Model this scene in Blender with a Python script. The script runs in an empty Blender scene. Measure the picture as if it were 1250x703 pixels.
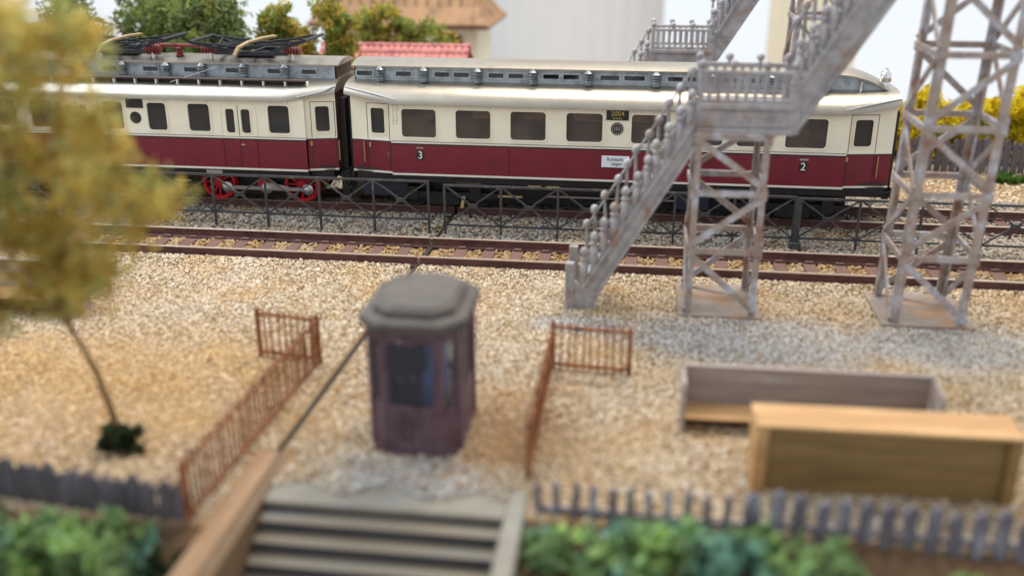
import bpy, math, random
import numpy as np
from mathutils import Vector, Matrix

random.seed(7)
rng = np.random.default_rng(11)
scene = bpy.context.scene
COL = scene.collection
R = math.radians

# ------------------------------------------------------------------ camera
# 1 unit = 1 m of the modelled railway (an H0 layout, seen from a hand-held phone)
cam_d = bpy.data.cameras.new('camera')
cam = bpy.data.objects.new('camera', cam_d)
COL.objects.link(cam)
cam.location = (0, 0, 8.0)
cam.rotation_euler = (R(90 - 21.0), 0, R(7.4))
cam_d.sensor_width = 36
cam_d.lens = 1193 / 1250 * 36
cam_d.clip_start = 0.05
cam_d.clip_end = 600
cam_d.dof.use_dof = True
cam_d.dof.focus_distance = 25.9
cam_d.dof.aperture_fstop = 0.112
scene.camera = cam

# ------------------------------------------------------------------ light: a bright room, window up to the left
world = bpy.data.worlds.new('World')
scene.world = world
world.use_nodes = True
bg = world.node_tree.nodes['Background']
bg.inputs[0].default_value = (0.90, 0.95, 1.0, 1)
bg.inputs[1].default_value = 0.76

def area(name, loc, target, sx, sy, power, color):
    d = bpy.data.lights.new(name, 'AREA')
    d.shape = 'RECTANGLE'; d.size = sx; d.size_y = sy
    d.energy = power; d.color = color
    o = bpy.data.objects.new(name, d)
    COL.objects.link(o)
    o.location = loc
    o.rotation_euler = (Vector(target) - Vector(loc)).to_track_quat('-Z', 'Y').to_euler()
    return o

area('window_light', (-36, 26, 38), (-4, 19, 0), 30, 24, 18000, (0.78, 0.89, 1.0))
area('ceiling_light', (5, 45, 46), (0, 19, 0), 30, 9, 24000, (1.0, 0.90, 0.76))

scene.view_settings.view_transform = 'Standard'
scene.view_settings.look = 'None'
scene.view_settings.exposure = 0.42
scene.view_settings.gamma = 1
scene.view_settings.use_curve_mapping = False
scene.render.engine = 'CYCLES'
scene.cycles.use_denoising = True
scene.cycles.max_bounces = 8
scene.cycles.transparent_max_bounces = 16

# ------------------------------------------------------------------ materials
def srgb(r, g, b):
    f = lambda c: (c / 255 / 12.92) if c / 255 <= 0.04045 else ((c / 255 + 0.055) / 1.055) ** 2.4
    return (f(r), f(g), f(b), 1)

def mul(c, k):
    return (min(1, c[0] * k), min(1, c[1] * k), min(1, c[2] * k), 1)

MATS = {}
def mat(name, col, rough=0.6, metal=0.0, var=0.15, scale=3.0, patch=None, patch_scale=1.0, patch_range=(0.5, 0.62),
        bump=0.0, bump_scale=30.0, island=0.0, obj=0.0, stretch=(1, 1, 1), spec=0.5, second=None, second_scale=1, second_range=(.5, .6), translucent=0.0):
    m = bpy.data.materials.new(name)
    m.use_nodes = True
    nt = m.node_tree; N = nt.nodes; Lk = nt.links
    b = N['Principled BSDF']
    b.inputs['Roughness'].default_value = rough
    b.inputs['Metallic'].default_value = metal
    b.inputs['Specular IOR Level'].default_value = spec
    geo = N.new('ShaderNodeNewGeometry')
    mp = N.new('ShaderNodeMapping')
    mp.inputs['Scale'].default_value = stretch
    Lk.new(geo.outputs['Position'], mp.inputs['Vector'])
    vec = mp.outputs['Vector']
    no = N.new('ShaderNodeTexNoise')
    no.inputs['Scale'].default_value = scale
    no.inputs['Detail'].default_value = 6
    no.inputs['Roughness'].default_value = 0.65
    Lk.new(vec, no.inputs['Vector'])
    rp = N.new('ShaderNodeValToRGB')
    rp.color_ramp.elements[0].position = 0.3
    rp.color_ramp.elements[1].position = 0.7
    rp.color_ramp.elements[0].color = mul(col, 1 - var)
    rp.color_ramp.elements[1].color = mul(col, 1 + var)
    Lk.new(no.outputs['Fac'], rp.inputs['Fac'])
    out = rp.outputs['Color']
    for pc, ps, pr, off in ((patch, patch_scale, patch_range, 3.1), (second, second_scale, second_range, 17.7)):
        if pc is None: continue
        ad = N.new('ShaderNodeVectorMath'); ad.operation = 'ADD'
        ad.inputs[1].default_value = (off, off * .7, off * 1.3)
        Lk.new(vec, ad.inputs[0])
        n2 = N.new('ShaderNodeTexNoise')
        n2.inputs['Scale'].default_value = ps; n2.inputs['Detail'].default_value = 5; n2.inputs['Roughness'].default_value = .6
        Lk.new(ad.outputs[0], n2.inputs['Vector'])
        mr = N.new('ShaderNodeMapRange')
        mr.inputs[1].default_value, mr.inputs[2].default_value = pr
        Lk.new(n2.outputs['Fac'], mr.inputs[0])
        mx = N.new('ShaderNodeMix'); mx.data_type = 'RGBA'
        Lk.new(mr.outputs[0], mx.inputs[0]); Lk.new(out, mx.inputs[6])
        mx.inputs[7].default_value = pc
        out = mx.outputs[2]
    for amt, src in ((island, geo.outputs['Random Per Island']), (obj, None)):
        if amt <= 0: continue
        if src is None:
            src = N.new('ShaderNodeObjectInfo').outputs['Random']
        mr = N.new('ShaderNodeMapRange')
        mr.inputs[3].default_value = 1 - amt; mr.inputs[4].default_value = 1 + amt
        Lk.new(src, mr.inputs[0])
        vm = N.new('ShaderNodeVectorMath'); vm.operation = 'SCALE'
        Lk.new(out, vm.inputs[0]); Lk.new(mr.outputs[0], vm.inputs['Scale'])
        out = vm.outputs[0]
    Lk.new(out, b.inputs['Base Color'])
    if bump > 0:
        nb = N.new('ShaderNodeTexNoise')
        nb.inputs['Scale'].default_value = bump_scale; nb.inputs['Detail'].default_value = 5
        Lk.new(vec, nb.inputs['Vector'])
        bp = N.new('ShaderNodeBump')
        bp.inputs['Strength'].default_value = bump
        bp.inputs['Distance'].default_value = 0.03
        Lk.new(nb.outputs['Fac'], bp.inputs['Height'])
        Lk.new(bp.outputs['Normal'], b.inputs['Normal'])
    if translucent > 0:
        tb = N.new('ShaderNodeBsdfTranslucent'); Lk.new(out, tb.inputs[0])
        ms = N.new('ShaderNodeMixShader'); ms.inputs[0].default_value = translucent
        Lk.new(b.outputs[0], ms.inputs[1]); Lk.new(tb.outputs[0], ms.inputs[2])
        Lk.new(ms.outputs[0], N['Material Output'].inputs['Surface'])
    MATS[name] = m
    return m

def glass(name, tint, alpha, rough=0.05, body=(0.02, 0.02, 0.02, 1)):
    """thin pane: mostly see-through tinted, a little surface reflection, a diffuse body"""
    m = bpy.data.materials.new(name); m.use_nodes = True
    nt = m.node_tree; N = nt.nodes; Lk = nt.links
    out = N['Material Output']; N.remove(N['Principled BSDF'])
    tr = N.new('ShaderNodeBsdfTransparent'); tr.inputs[0].default_value = tint
    df = N.new('ShaderNodeBsdfDiffuse'); df.inputs[0].default_value = body
    gl = N.new('ShaderNodeBsdfGlossy'); gl.inputs['Roughness'].default_value = rough
    m1 = N.new('ShaderNodeMixShader'); m1.inputs[0].default_value = alpha
    Lk.new(tr.outputs[0], m1.inputs[1]); Lk.new(df.outputs[0], m1.inputs[2])
    fr = N.new('ShaderNodeFresnel'); fr.inputs[0].default_value = 1.45
    m2 = N.new('ShaderNodeMixShader')
    Lk.new(fr.outputs[0], m2.inputs[0]); Lk.new(m1.outputs[0], m2.inputs[1]); Lk.new(gl.outputs[0], m2.inputs[2])
    Lk.new(m2.outputs[0], out.inputs['Surface'])
    MATS[name] = m
    return m

mat('cream', srgb(236, 231, 212), .42, 0, .03, 1.5, patch=srgb(226, 220, 200), patch_scale=.8, patch_range=(.58, .8), bump=.03, bump_scale=40)
mat('maroon', srgb(112, 20, 42), .36, 0, .07, 1.2, patch=srgb(96, 22, 36), patch_scale=2.2, patch_range=(.5, .75), bump=.03, bump_scale=40)
mat('trim_white', srgb(225, 222, 212), .45, 0, .04, 4)
mat('trim_black', srgb(38, 32, 34), .5, 0, .1, 4)
mat('roof_silver', srgb(160, 152, 140), .33, .80, .07, 2.5, patch=srgb(148, 140, 130), patch_scale=1.4, patch_range=(.5, .75), bump=.10, bump_scale=90)
mat('roof_edge', srgb(186, 190, 198), .40, .6, .06, 3, bump=.08, bump_scale=90)
mat('clerestory_grey', srgb(168, 178, 186), .45, .2, .10, 5, patch=srgb(140, 148, 156), patch_scale=4, bump=.06)
mat('vent_grey', srgb(120, 128, 132), .38, .45, .15, 9, patch=srgb(92, 96, 98), patch_scale=8, bump=.1)
mat('end_brown', srgb(74, 46, 38), .6, 0, .12, 2)
mat('underframe', srgb(17, 16, 19), .55, 0, .2, 4, patch=srgb(27, 26, 28), patch_scale=5)
mat('under_blue', srgb(30, 36, 58), .5, 0, .2, 4)
mat('buff', srgb(200, 172, 128), .6, 0, .1, 4)
mat('interior_brown', srgb(108, 88, 80), .55, 0, .15, 3)
mat('interior_dark', srgb(58, 44, 40), .7, 0, .1, 2)
mat('interior_pale', srgb(170, 150, 138), .6, 0, .05, 2)
mat('grille_violet', srgb(92, 92, 118), .5, 0, .1, 3)
mat('brass', srgb(190, 150, 100), .4, .6, .1, 5)
mat('wheel_red', srgb(196, 22, 32), .42, 0, .1, 6)
mat('steel', srgb(190, 190, 192), .3, .85, .1, 8)
mat('chrome', srgb(214, 216, 218), .14, 1.0, .03, 5)
mat('panto_black', srgb(38, 42, 50), .42, .3, .2, 6)
mat('panto_bronze', srgb(150, 128, 92), .5, .3, .15, 6)
mat('insulator_red', srgb(112, 44, 38), .4, 0, .1, 6)
mat('walkway_brown', srgb(74, 62, 58), .6, 0, .15, 4)
mat('ink_black', srgb(24, 26, 24), .5, 0, .05, 4)
mat('ink_gold', srgb(190, 170, 90), .4, .3, .05, 4)
mat('ink_white', srgb(236, 236, 232), .5, 0, .03, 4)
mat('ink_grey', srgb(150, 148, 140), .6, 0, .05, 4)
mat('sign_white', srgb(222, 232, 240), .4, 0, .02, 3)
mat('rail_rust', srgb(98, 64, 60), .62, .1, .16, 5, patch=srgb(78, 50, 48), patch_scale=3, bump=.1)
mat('rail_top', srgb(206, 188, 168), .34, .7, .12, 6, stretch=(.3, 4, 4))
mat('sleeper', srgb(98, 70, 60), .7, 0, .14, 5, patch=srgb(92, 62, 56), patch_scale=6, bump=.25, bump_scale=20, obj=.1, stretch=(4, .6, 4))
mat('lattice_black', srgb(66, 68, 72), .38, .3, .2, 6, patch=srgb(104, 106, 110), patch_scale=5, patch_range=(.55, .75))
mat('bridge_grey', srgb(160, 157, 158), .55, .15, .2, 3.2, patch=srgb(146, 118, 100), patch_scale=1.9, patch_range=(.54, .68), bump=.3, bump_scale=22,
    second=srgb(132, 128, 136), second_scale=2.6, second_range=(.5, .68))
mat('bridge_rust', srgb(158, 144, 136), .58, .15, .2, 3.5, patch=srgb(136, 92, 70), patch_scale=2.2, patch_range=(.53, .68), bump=.3, bump_scale=22,
    second=srgb(184, 190, 204), second_scale=2.4, second_range=(.50, .68))
mat('rust_iron', srgb(146, 94, 60), .75, .1, .25, 6, patch=srgb(98, 52, 30), patch_scale=5, bump=.2)
mat('hut_purple', srgb(96, 74, 84), .5, 0, .14, 2.5, patch=srgb(76, 54, 58), patch_scale=2, bump=.12)
mat('hut_roof', srgb(86, 79, 74), .8, 0, .14, 3, patch=srgb(74, 69, 66), patch_scale=2, bump=.3)
mat('hut_blue_light', srgb(164, 188, 222), .6, 0, .1, 2)
mat('wood_tan', srgb(172, 130, 84), .6, 0, .14, 2.2, stretch=(.5, 5, 5), patch=srgb(206, 164, 112), patch_scale=.9, bump=.15)
mat('wood_olive', srgb(132, 106, 62), .62, 0, .14, 2, stretch=(.5, 4, 4), patch=srgb(116, 90, 52), patch_scale=.8, bump=.15)
mat('wood_grey', srgb(150, 136, 128), .7, 0, .18, 2.2, stretch=(.5, 4, 4), patch=srgb(176, 174, 178), patch_scale=1.3, patch_range=(.58, .68), bump=.2)
mat('wood_edge', srgb(146, 116, 86), .65, 0, .16, 2, stretch=(4, .5, 4), patch=srgb(132, 98, 66), patch_scale=.8, bump=.15)
mat('wood_inner', srgb(108, 86, 62), .75, 0, .15, 2)
mat('step_wood', srgb(116, 106, 90), .7, 0, .14, 2.4, stretch=(.5, 5, 5), patch=srgb(104, 104, 102), patch_scale=.9, bump=.12)
mat('step_gap_shade', srgb(58, 57, 64), .7, 0, .15, 2)
mat('concrete_pale', srgb(130, 125, 114), .75, 0, .14, 2.5, patch=srgb(134, 132, 124), patch_scale=1.2, bump=.25)
mat('concrete_grey', srgb(128, 121, 108), .75, 0, .14, 2.5, patch=srgb(128, 124, 118), patch_scale=1.2, bump=.25)
mat('picket_dark', srgb(86, 80, 86), .75, 0, .22, 3, stretch=(6, 6, .7), patch=srgb(108, 104, 116), patch_scale=2, patch_range=(.52, .7), bump=.3, obj=.2)
mat('picket_grey', srgb(104, 98, 106), .75, 0, .22, 3, stretch=(6, 6, .7), patch=srgb(176, 180, 194), patch_scale=2, patch_range=(.54, .7), bump=.3, obj=.2)
mat('bark', srgb(128, 102, 62), .85, 0, .25, 6, stretch=(1, 1, .3), bump=.5)
mat('leaf_olive', srgb(190, 164, 82), .8, 0, .3, 1.2, patch=srgb(220, 196, 116), patch_scale=1.1, patch_range=(.5, .62), second=srgb(146, 128, 64), second_scale=.9, second_range=(.5, .66), island=.22, spec=.2, translucent=.55)
mat('leaf_sage', srgb(178, 176, 106), .8, 0, .22, 1.2, patch=srgb(176, 180, 130), patch_scale=1.2, island=.22, spec=.2, translucent=.55)
mat('leaf_green', srgb(136, 150, 80), .8, 0, .25, 1.5, patch=srgb(168, 172, 92), patch_scale=1.0, island=.3, spec=.2, translucent=.55)
mat('leaf_dark', srgb(122, 138, 92), .8, 0, .25, 1.5, patch=srgb(142, 152, 100), patch_scale=1.0, island=.3, spec=.2, translucent=.55)
mat('leaf_gold', srgb(176, 158, 74), .8, 0, .25, 1.5, patch=srgb(150, 132, 60), patch_scale=1.0, island=.3, spec=.2, translucent=.55)
mat('leaf_ivy', srgb(130, 156, 104), .6, 0, .3, 1.4, patch=srgb(170, 200, 118), patch_scale=1.6, patch_range=(.5, .6), second=srgb(126, 166, 148), second_scale=1.1, second_range=(.52, .62), island=.5, spec=.3, translucent=.55)
mat('leaf_deep', srgb(58, 70, 46), .8, 0, .3, 2, island=.3, spec=.2, translucent=.55)  # darkest of the green leaf tones
mat('flower_yellow', srgb(232, 214, 54), .75, 0, .15, 2, patch=srgb(170, 146, 30), patch_scale=2.5, island=.22, spec=.2, translucent=.55)
mat('grass_green', srgb(82, 112, 44), .8, 0, .25, 2, island=.3, spec=.2, translucent=.55)
mat('tile_red', srgb(182, 112, 106), .7, 0, .10, 3, patch=srgb(150, 86, 84), patch_scale=3, bump=.2, obj=.10)
mat('tile_tan', srgb(146, 112, 80), .75, 0, .14, 2, patch=srgb(112, 86, 66), patch_scale=.8, bump=.2, obj=.10)
mat('render_cream', srgb(214, 200, 174), .8, 0, .05, 1, bump=.1)
mat('timber_brown', srgb(110, 76, 52), .7, 0, .12, 3)
mat('room_white', srgb(238, 238, 240), .8, 0, .01, .2)
mat('curtain', srgb(192, 187, 182), .85, 0, .03, .2)
mat('door_beige', srgb(206, 192, 166), .7, 0, .03, .2)
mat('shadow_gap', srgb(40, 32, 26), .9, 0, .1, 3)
mat('coat_dark', srgb(38, 38, 46), .8, 0, .1, 4)
mat('skin', srgb(196, 150, 124), .6, 0, .05, 4)
mat('hair_dark', srgb(40, 30, 24), .7, 0, .1, 4)
glass('pane_brown', (.78, .72, .70, 1), .40, .04, (.155, .14, .135, 1))  # brown glass, with a grey reflection sheen painted into its diffuse body
glass('pane_dark', (.5, .5, .5, 1), .5, .05, (.075, .08, .09, 1))
glass('pane_hut', (.80, .84, .92, 1), .07, .06, (.30, .34, .44, 1))
glass('pane_clear', (.86, .86, .86, 1), .06, .05, (.05, .05, .05, 1))

def ground_material():
    m = bpy.data.materials.new('gravel_bed'); m.use_nodes = True
    return m

def gravel_mat(name, dark=1.0, gold=False, ochre=.40, grey=True):
    """crushed-stone scatter: every grain its own tone, sandy / grey / whitish patches over the layout"""
    m = bpy.data.materials.new(name); m.use_nodes = True
    nt = m.node_tree; N = nt.nodes; Lk = nt.links
    b = N['Principled BSDF']; b.inputs['Roughness'].default_value = .8; b.inputs['Specular IOR Level'].default_value = .3
    geo = N.new('ShaderNodeNewGeometry')
    pos = geo.outputs['Position']
    def noise(sc, off, lo, hi):
        ad = N.new('ShaderNodeVectorMath'); ad.operation = 'ADD'; ad.inputs[1].default_value = (off, off * 1.7, 0)
        Lk.new(pos, ad.inputs[0])
        n = N.new('ShaderNodeTexNoise'); n.inputs['Scale'].default_value = sc; n.inputs['Detail'].default_value = 5
        Lk.new(ad.outputs[0], n.inputs['Vector'])
        mr = N.new('ShaderNodeMapRange'); mr.inputs[1].default_value = lo; mr.inputs[2].default_value = hi
        Lk.new(n.outputs['Fac'], mr.inputs[0]); return mr.outputs[0]
    def blob(cx, cy, rx, ry, edge=.55):
        ad = N.new('ShaderNodeVectorMath'); ad.operation = 'SUBTRACT'; ad.inputs[1].default_value = (cx, cy, 0)
        Lk.new(pos, ad.inputs[0])
        dv = N.new('ShaderNodeVectorMath'); dv.operation = 'DIVIDE'; dv.inputs[1].default_value = (rx, ry, 1e6)
        Lk.new(ad.outputs[0], dv.inputs[0])
        ln = N.new('ShaderNodeVectorMath'); ln.operation = 'LENGTH'; Lk.new(dv.outputs[0], ln.inputs[0])
        nn = noise(.9, cx + 31, -.2, 1.2)
        a2 = N.new('ShaderNodeMath'); a2.operation = 'MULTIPLY_ADD'; a2.inputs[1].default_value = .6; a2.inputs[2].default_value = -.3
        Lk.new(nn, a2.inputs[0])
        a3 = N.new('ShaderNodeMath'); a3.operation = 'ADD'; Lk.new(ln.outputs['Value'], a3.inputs[0]); Lk.new(a2.outputs[0], a3.inputs[1])
        mr = N.new('ShaderNodeMapRange'); mr.inputs[1].default_value = 1.05; mr.inputs[2].default_value = edge
        Lk.new(a3.outputs[0], mr.inputs[0]); return mr.outputs[0]
    # per-grain palette
    rp = N.new('ShaderNodeValToRGB'); cr = rp.color_ramp; cr.interpolation = 'LINEAR'
    pal = [(0, (78, 60, 42)), (.18, (150, 120, 86)), (.34, (208, 190, 162)), (.55, (222, 210, 190)), (.70, (204, 178, 142)), (.82, (242, 234, 222)), (1, (96, 80, 64))]
    cr.elements[0].position = 0; cr.elements[0].color = srgb(*pal[0][1])
    cr.elements[1].position = 1; cr.elements[1].color = srgb(*pal[-1][1])
    for p, c in pal[1:-1]:
        e = cr.elements.new(p); e.color = srgb(*c)
    Lk.new(geo.outputs['Random Per Island'], rp.inputs[0])
    rg = N.new('ShaderNodeValToRGB'); cg = rg.color_ramp
    cg.elements[0].color = srgb(112, 112, 114); cg.elements[1].color = srgb(176, 174, 172)
    e = cg.elements.new(.5); e.color = srgb(206, 202, 198)
    Lk.new(geo.outputs['Random Per Island'], rg.inputs[0])
    def mix(fac, a, bcol, amt=1.0, blend='MIX'):
        mx = N.new('ShaderNodeMix'); mx.data_type = 'RGBA'; mx.blend_type = blend
        if fac is None: mx.inputs[0].default_value = amt
        else:
            sc = N.new('ShaderNodeMath'); sc.operation = 'MULTIPLY'; sc.inputs[1].default_value = amt
            Lk.new(fac, sc.inputs[0]); Lk.new(sc.outputs[0], mx.inputs[0])
        Lk.new(a, mx.inputs[6])
        if isinstance(bcol, tuple): mx.inputs[7].default_value = bcol
        else: Lk.new(bcol, mx.inputs[7])
        return mx.outputs[2]
    c = rp.outputs[0]
    c = mix(noise(.55, 5, .46, .70) if grey else None, c, srgb(204, 160, 98), ochre)           # ochre patches
    c = mix(noise(.8, 40, .52, .7), c, srgb(228, 216, 198), .5)           # whitish patches
    if grey and not gold: c = mix(None, c, srgb(212, 176, 122), .16)
    if not grey: pass
    elif not gold:
        for args in ((2.6, 18.4, 3.2, 1.5), (6.3, 18.6, 2.2, 1.4), (-3.1, 12.5, 1.7, .9), (-1.0, 18.7, 1.2, .6)):
            c = mix(blob(*args), c, rg.outputs[0], .85)                     # grey stone round the bridge feet and the booth
        c = mix(blob(-9.5, 14.8, 4.9, 3.3, .15), c, srgb(208, 160, 90), .6)
        c = mix(blob(-2.0, 14.2, 1.3, 1.6), c, srgb(172, 124, 70), .45)
    else:
        c = mix(noise(.7, 9, .4, .62), c, rg.outputs[0], .55)
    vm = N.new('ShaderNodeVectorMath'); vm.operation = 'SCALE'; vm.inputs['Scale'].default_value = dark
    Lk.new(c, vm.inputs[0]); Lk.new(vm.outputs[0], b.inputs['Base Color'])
    MATS[name] = m
    return m
gravel_mat('gravel', dark=.87, ochre=.52)
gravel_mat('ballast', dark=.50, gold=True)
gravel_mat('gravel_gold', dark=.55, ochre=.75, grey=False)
mat('sand_bed', srgb(132, 104, 70), .9, 0, .2, 9, patch=srgb(150, 128, 98), patch_scale=.8, bump=.5, bump_scale=14)
mat('soil', srgb(92, 68, 46), .95, 0, .3, 4, bump=.6, bump_scale=10)
mat('plate_rust', srgb(132, 120, 112), .7, 0, .2, 2.5, patch=srgb(140, 110, 88), patch_scale=1.3, bump=.2)

# ------------------------------------------------------------------ mesh helpers
def root_loc(p):
    while p.parent: p = p.parent
    return Vector(p.location)

def link(name, me, m, parent=None, loc=None, rot=None, scl=None):
    o = bpy.data.objects.new(name, me)
    COL.objects.link(o)
    if m and not me.materials:
        me.materials.append(MATS[m] if isinstance(m, str) else m)
    if parent is not None:
        o.parent = parent
    if loc is not None:
        o.location = loc
    if rot is not None: o.rotation_euler = rot
    if scl is not None: o.scale = scl
    return o

class MB:
    def __init__(s): s.v = []; s.f = []
    def add(s, vs, fs):
        o = len(s.v); s.v += [tuple(v) for v in vs]; s.f += [tuple(i + o for i in f) for f in fs]; return s
    def box(s, x0, x1, y0, y1, z0, z1):
        return s.add([(x0, y0, z0), (x1, y0, z0), (x1, y1, z0), (x0, y1, z0), (x0, y0, z1), (x1, y0, z1), (x1, y1, z1), (x0, y1, z1)],
                     [(0, 3, 2, 1), (4, 5, 6, 7), (0, 1, 5, 4), (1, 2, 6, 5), (2, 3, 7, 6), (3, 0, 4, 7)])
    def cbox(s, x0, x1, y0, y1, z0, z1, c=.02):
        """box with chamfered edges (24 corner points)"""
        vs = []; pts = {}
        X, Y, Z = (x0, x1), (y0, y1), (z0, z1); sg = (1, -1)
        for i in (0, 1):
            for j in (0, 1):
                for k in (0, 1):
                    pts[i, j, k, 0] = len(vs); vs.append((X[i], Y[j] + sg[j] * c, Z[k] + sg[k] * c))
                    pts[i, j, k, 1] = len(vs); vs.append((X[i] + sg[i] * c, Y[j], Z[k] + sg[k] * c))
                    pts[i, j, k, 2] = len(vs); vs.append((X[i] + sg[i] * c, Y[j] + sg[j] * c, Z[k]))
        fs = []
        cen = Vector(((x0 + x1) / 2, (y0 + y1) / 2, (z0 + z1) / 2))
        def addf(ids):
            a, b, d = (Vector(vs[ids[0]]), Vector(vs[ids[1]]), Vector(vs[ids[2]]))
            n = (b - a).cross(d - a); ctr = sum((Vector(vs[i]) for i in ids), Vector()) / len(ids)
            fs.append(tuple(ids) if n.dot(ctr - cen) > 0 else tuple(reversed(ids)))
        q = ((0, 0), (1, 0), (1, 1), (0, 1))
        for i in (0, 1):
            addf([pts[i, a, b, 0] for a, b in q]); addf([pts[a, i, b, 1] for a, b in q]); addf([pts[a, b, i, 2] for a, b in q])
        for a in (0, 1):
            for b in (0, 1):
                addf([pts[0, a, b, 1], pts[1, a, b, 1], pts[1, a, b, 2], pts[0, a, b, 2]])
                addf([pts[a, 0, b, 0], pts[a, 1, b, 0], pts[a, 1, b, 2], pts[a, 0, b, 2]])
                addf([pts[a, b, 0, 0], pts[a, b, 1, 0], pts[a, b, 1, 1], pts[a, b, 0, 1]])
                for k in (0, 1): addf([pts[a, b, k, 0], pts[a, b, k, 1], pts[a, b, k, 2]])
        return s.add(vs, fs)
    def bar(s, p0, p1, w, h, up=(0, 0, 1)):
        """rectangular beam from p0 to p1: w across, h along 'up'"""
        p0, p1, up = Vector(p0), Vector(p1), Vector(up)
        d = (p1 - p0).normalized()
        side = d.cross(up)
        if side.length < 1e-4: side = d.cross(Vector((0, 1, 0)))
        side.normalize(); u = side.cross(d).normalized()
        vs = []
        for p in (p0, p1):
            for a, b in ((-1, -1), (1, -1), (1, 1), (-1, 1)):
                vs.append(p + side * a * w / 2 + u * b * h / 2)
        return s.add(vs, [(0, 1, 2, 3), (7, 6, 5, 4), (0, 4, 5, 1), (1, 5, 6, 2), (2, 6, 7, 3), (3, 7, 4, 0)])
    def tube(s, pts, rad, n=8, cap=True):
        pts = [Vector(p) for p in pts]
        if not hasattr(rad, '__len__'): rad = [rad] * len(pts)
        vs, fs = [], []
        ref = Vector((0, 0, 1))
        for i, p in enumerate(pts):
            d = (pts[min(i + 1, len(pts) - 1)] - pts[max(i - 1, 0)]).normalized()
            r = ref if abs(d.dot(ref)) < .95 else Vector((1, 0, 0))
            a = d.cross(r).normalized(); b = d.cross(a).normalized()
            for k in range(n):
                t = 2 * math.pi * k / n
                vs.append(p + (a * math.cos(t) + b * math.sin(t)) * rad[i])
        for i in range(len(pts) - 1):
            for k in range(n):
                k2 = (k + 1) % n
                fs.append((i * n + k, i * n + k2, (i + 1) * n + k2, (i + 1) * n + k))
        if cap:
            fs.append(tuple(range(n - 1, -1, -1))); fs.append(tuple((len(pts) - 1) * n + k for k in range(n)))
        return s.add(vs, fs)
    def lathe(s, prof, c=(0, 0, 0), axis='z', n=12):
        """prof: list of (radius, height)"""
        pts, rad = [], []
        vs, fs = [], []
        for r_, h in prof:
            for k in range(n):
                t = 2 * math.pi * k / n
                a, b = r_ * math.cos(t), r_ * math.sin(t)
                if axis == 'z': q = (a, b, h)
                elif axis == 'y': q = (a, h, b)
                else: q = (h, a, b)
                vs.append((c[0] + q[0], c[1] + q[1], c[2] + q[2]))
        for i in range(len(prof) - 1):
            for k in range(n):
                k2 = (k + 1) % n
                fs.append((i * n + k, i * n + k2, (i + 1) * n + k2, (i + 1) * n + k))
        fs.append(tuple(range(n - 1, -1, -1))); fs.append(tuple((len(prof) - 1) * n + k for k in range(n)))
        return s.add(vs, fs)
    def sphere(s, c, r, n=10, m=6, sz=1.0):
        return s.lathe([(max(1e-4, r * math.sin(math.pi * i / m)), -r * sz * math.cos(math.pi * i / m)) for i in range(m + 1)], c, 'z', n)
    def prism(s, poly, y0, y1):
        """polygon in xz, extruded along y"""
        n = len(poly)
        vs = [(x, y0, z) for x, z in poly] + [(x, y1, z) for x, z in poly]
        fs = [tuple(range(n)), tuple(range(2 * n - 1, n - 1, -1))] + [(i, i + n, (i + 1) % n + n, (i + 1) % n) for i in range(n)]
        return s.add(vs, fs)
    def prism_z(s, poly, z0, z1, poly2=None):
        n = len(poly); p2 = poly2 or poly
        vs = [(x, y, z0) for x, y in poly] + [(x, y, z1) for x, y in p2]
        fs = [tuple(range(n - 1, -1, -1)), tuple(range(n, 2 * n))] + [(i, (i + 1) % n, (i + 1) % n + n, i + n) for i in range(n)]
        return s.add(vs, fs)
    def mesh(s, name, smooth=False, angle=None):
        me = bpy.data.meshes.new(name)
        me.from_pydata(s.v, [], s.f)
        me.update()
        import bmesh
        bm = bmesh.new(); bm.from_mesh(me)
        bmesh.ops.recalc_face_normals(bm, faces=bm.faces)
        bm.to_mesh(me); bm.free()
        if smooth:
            for p in me.polygons: p.use_smooth = True
            if angle:
                try: me.set_sharp_from_angle(angle=R(angle))
                except Exception: pass
        return me
    def build(s, name, m, parent=None, smooth=False, angle=35):
        if parent is not None:
            r = root_loc(parent)
            s.v = [(x - r.x, y - r.y, z - r.z) for x, y, z in s.v]
        return link(name, s.mesh(name, smooth, angle if smooth else None), m, parent)

def empty(name, loc, label, cat, group=None):
    o = bpy.data.objects.new(name, None); COL.objects.link(o)
    o.location = loc; o.empty_display_size = .2
    return tag(o, label, cat, group)

def tag(o, label=None, cat=None, group=None, kind=None):
    if label: o['label'] = label
    if cat: o['category'] = cat
    if group: o['group'] = group
    if kind: o['kind'] = kind
    return o

def np_mesh(name, V, F, smooth=False):
    """V (n,3) float, F (m,k) int"""
    me = bpy.data.meshes.new(name)
    V = np.asarray(V, np.float32); F = np.asarray(F, np.int32); k = F.shape[1]
    me.vertices.add(len(V)); me.vertices.foreach_set('co', V.ravel())
    me.loops.add(F.size); me.loops.foreach_set('vertex_index', F.ravel())
    me.polygons.add(len(F))
    me.polygons.foreach_set('loop_start', np.arange(0, F.size, k, dtype=np.int32))
    me.polygons.foreach_set('loop_total', np.full(len(F), k, np.int32))
    if smooth: me.polygons.foreach_set('use_smooth', np.ones(len(F), bool))
    me.update(calc_edges=True); me.validate()
    return me

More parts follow.
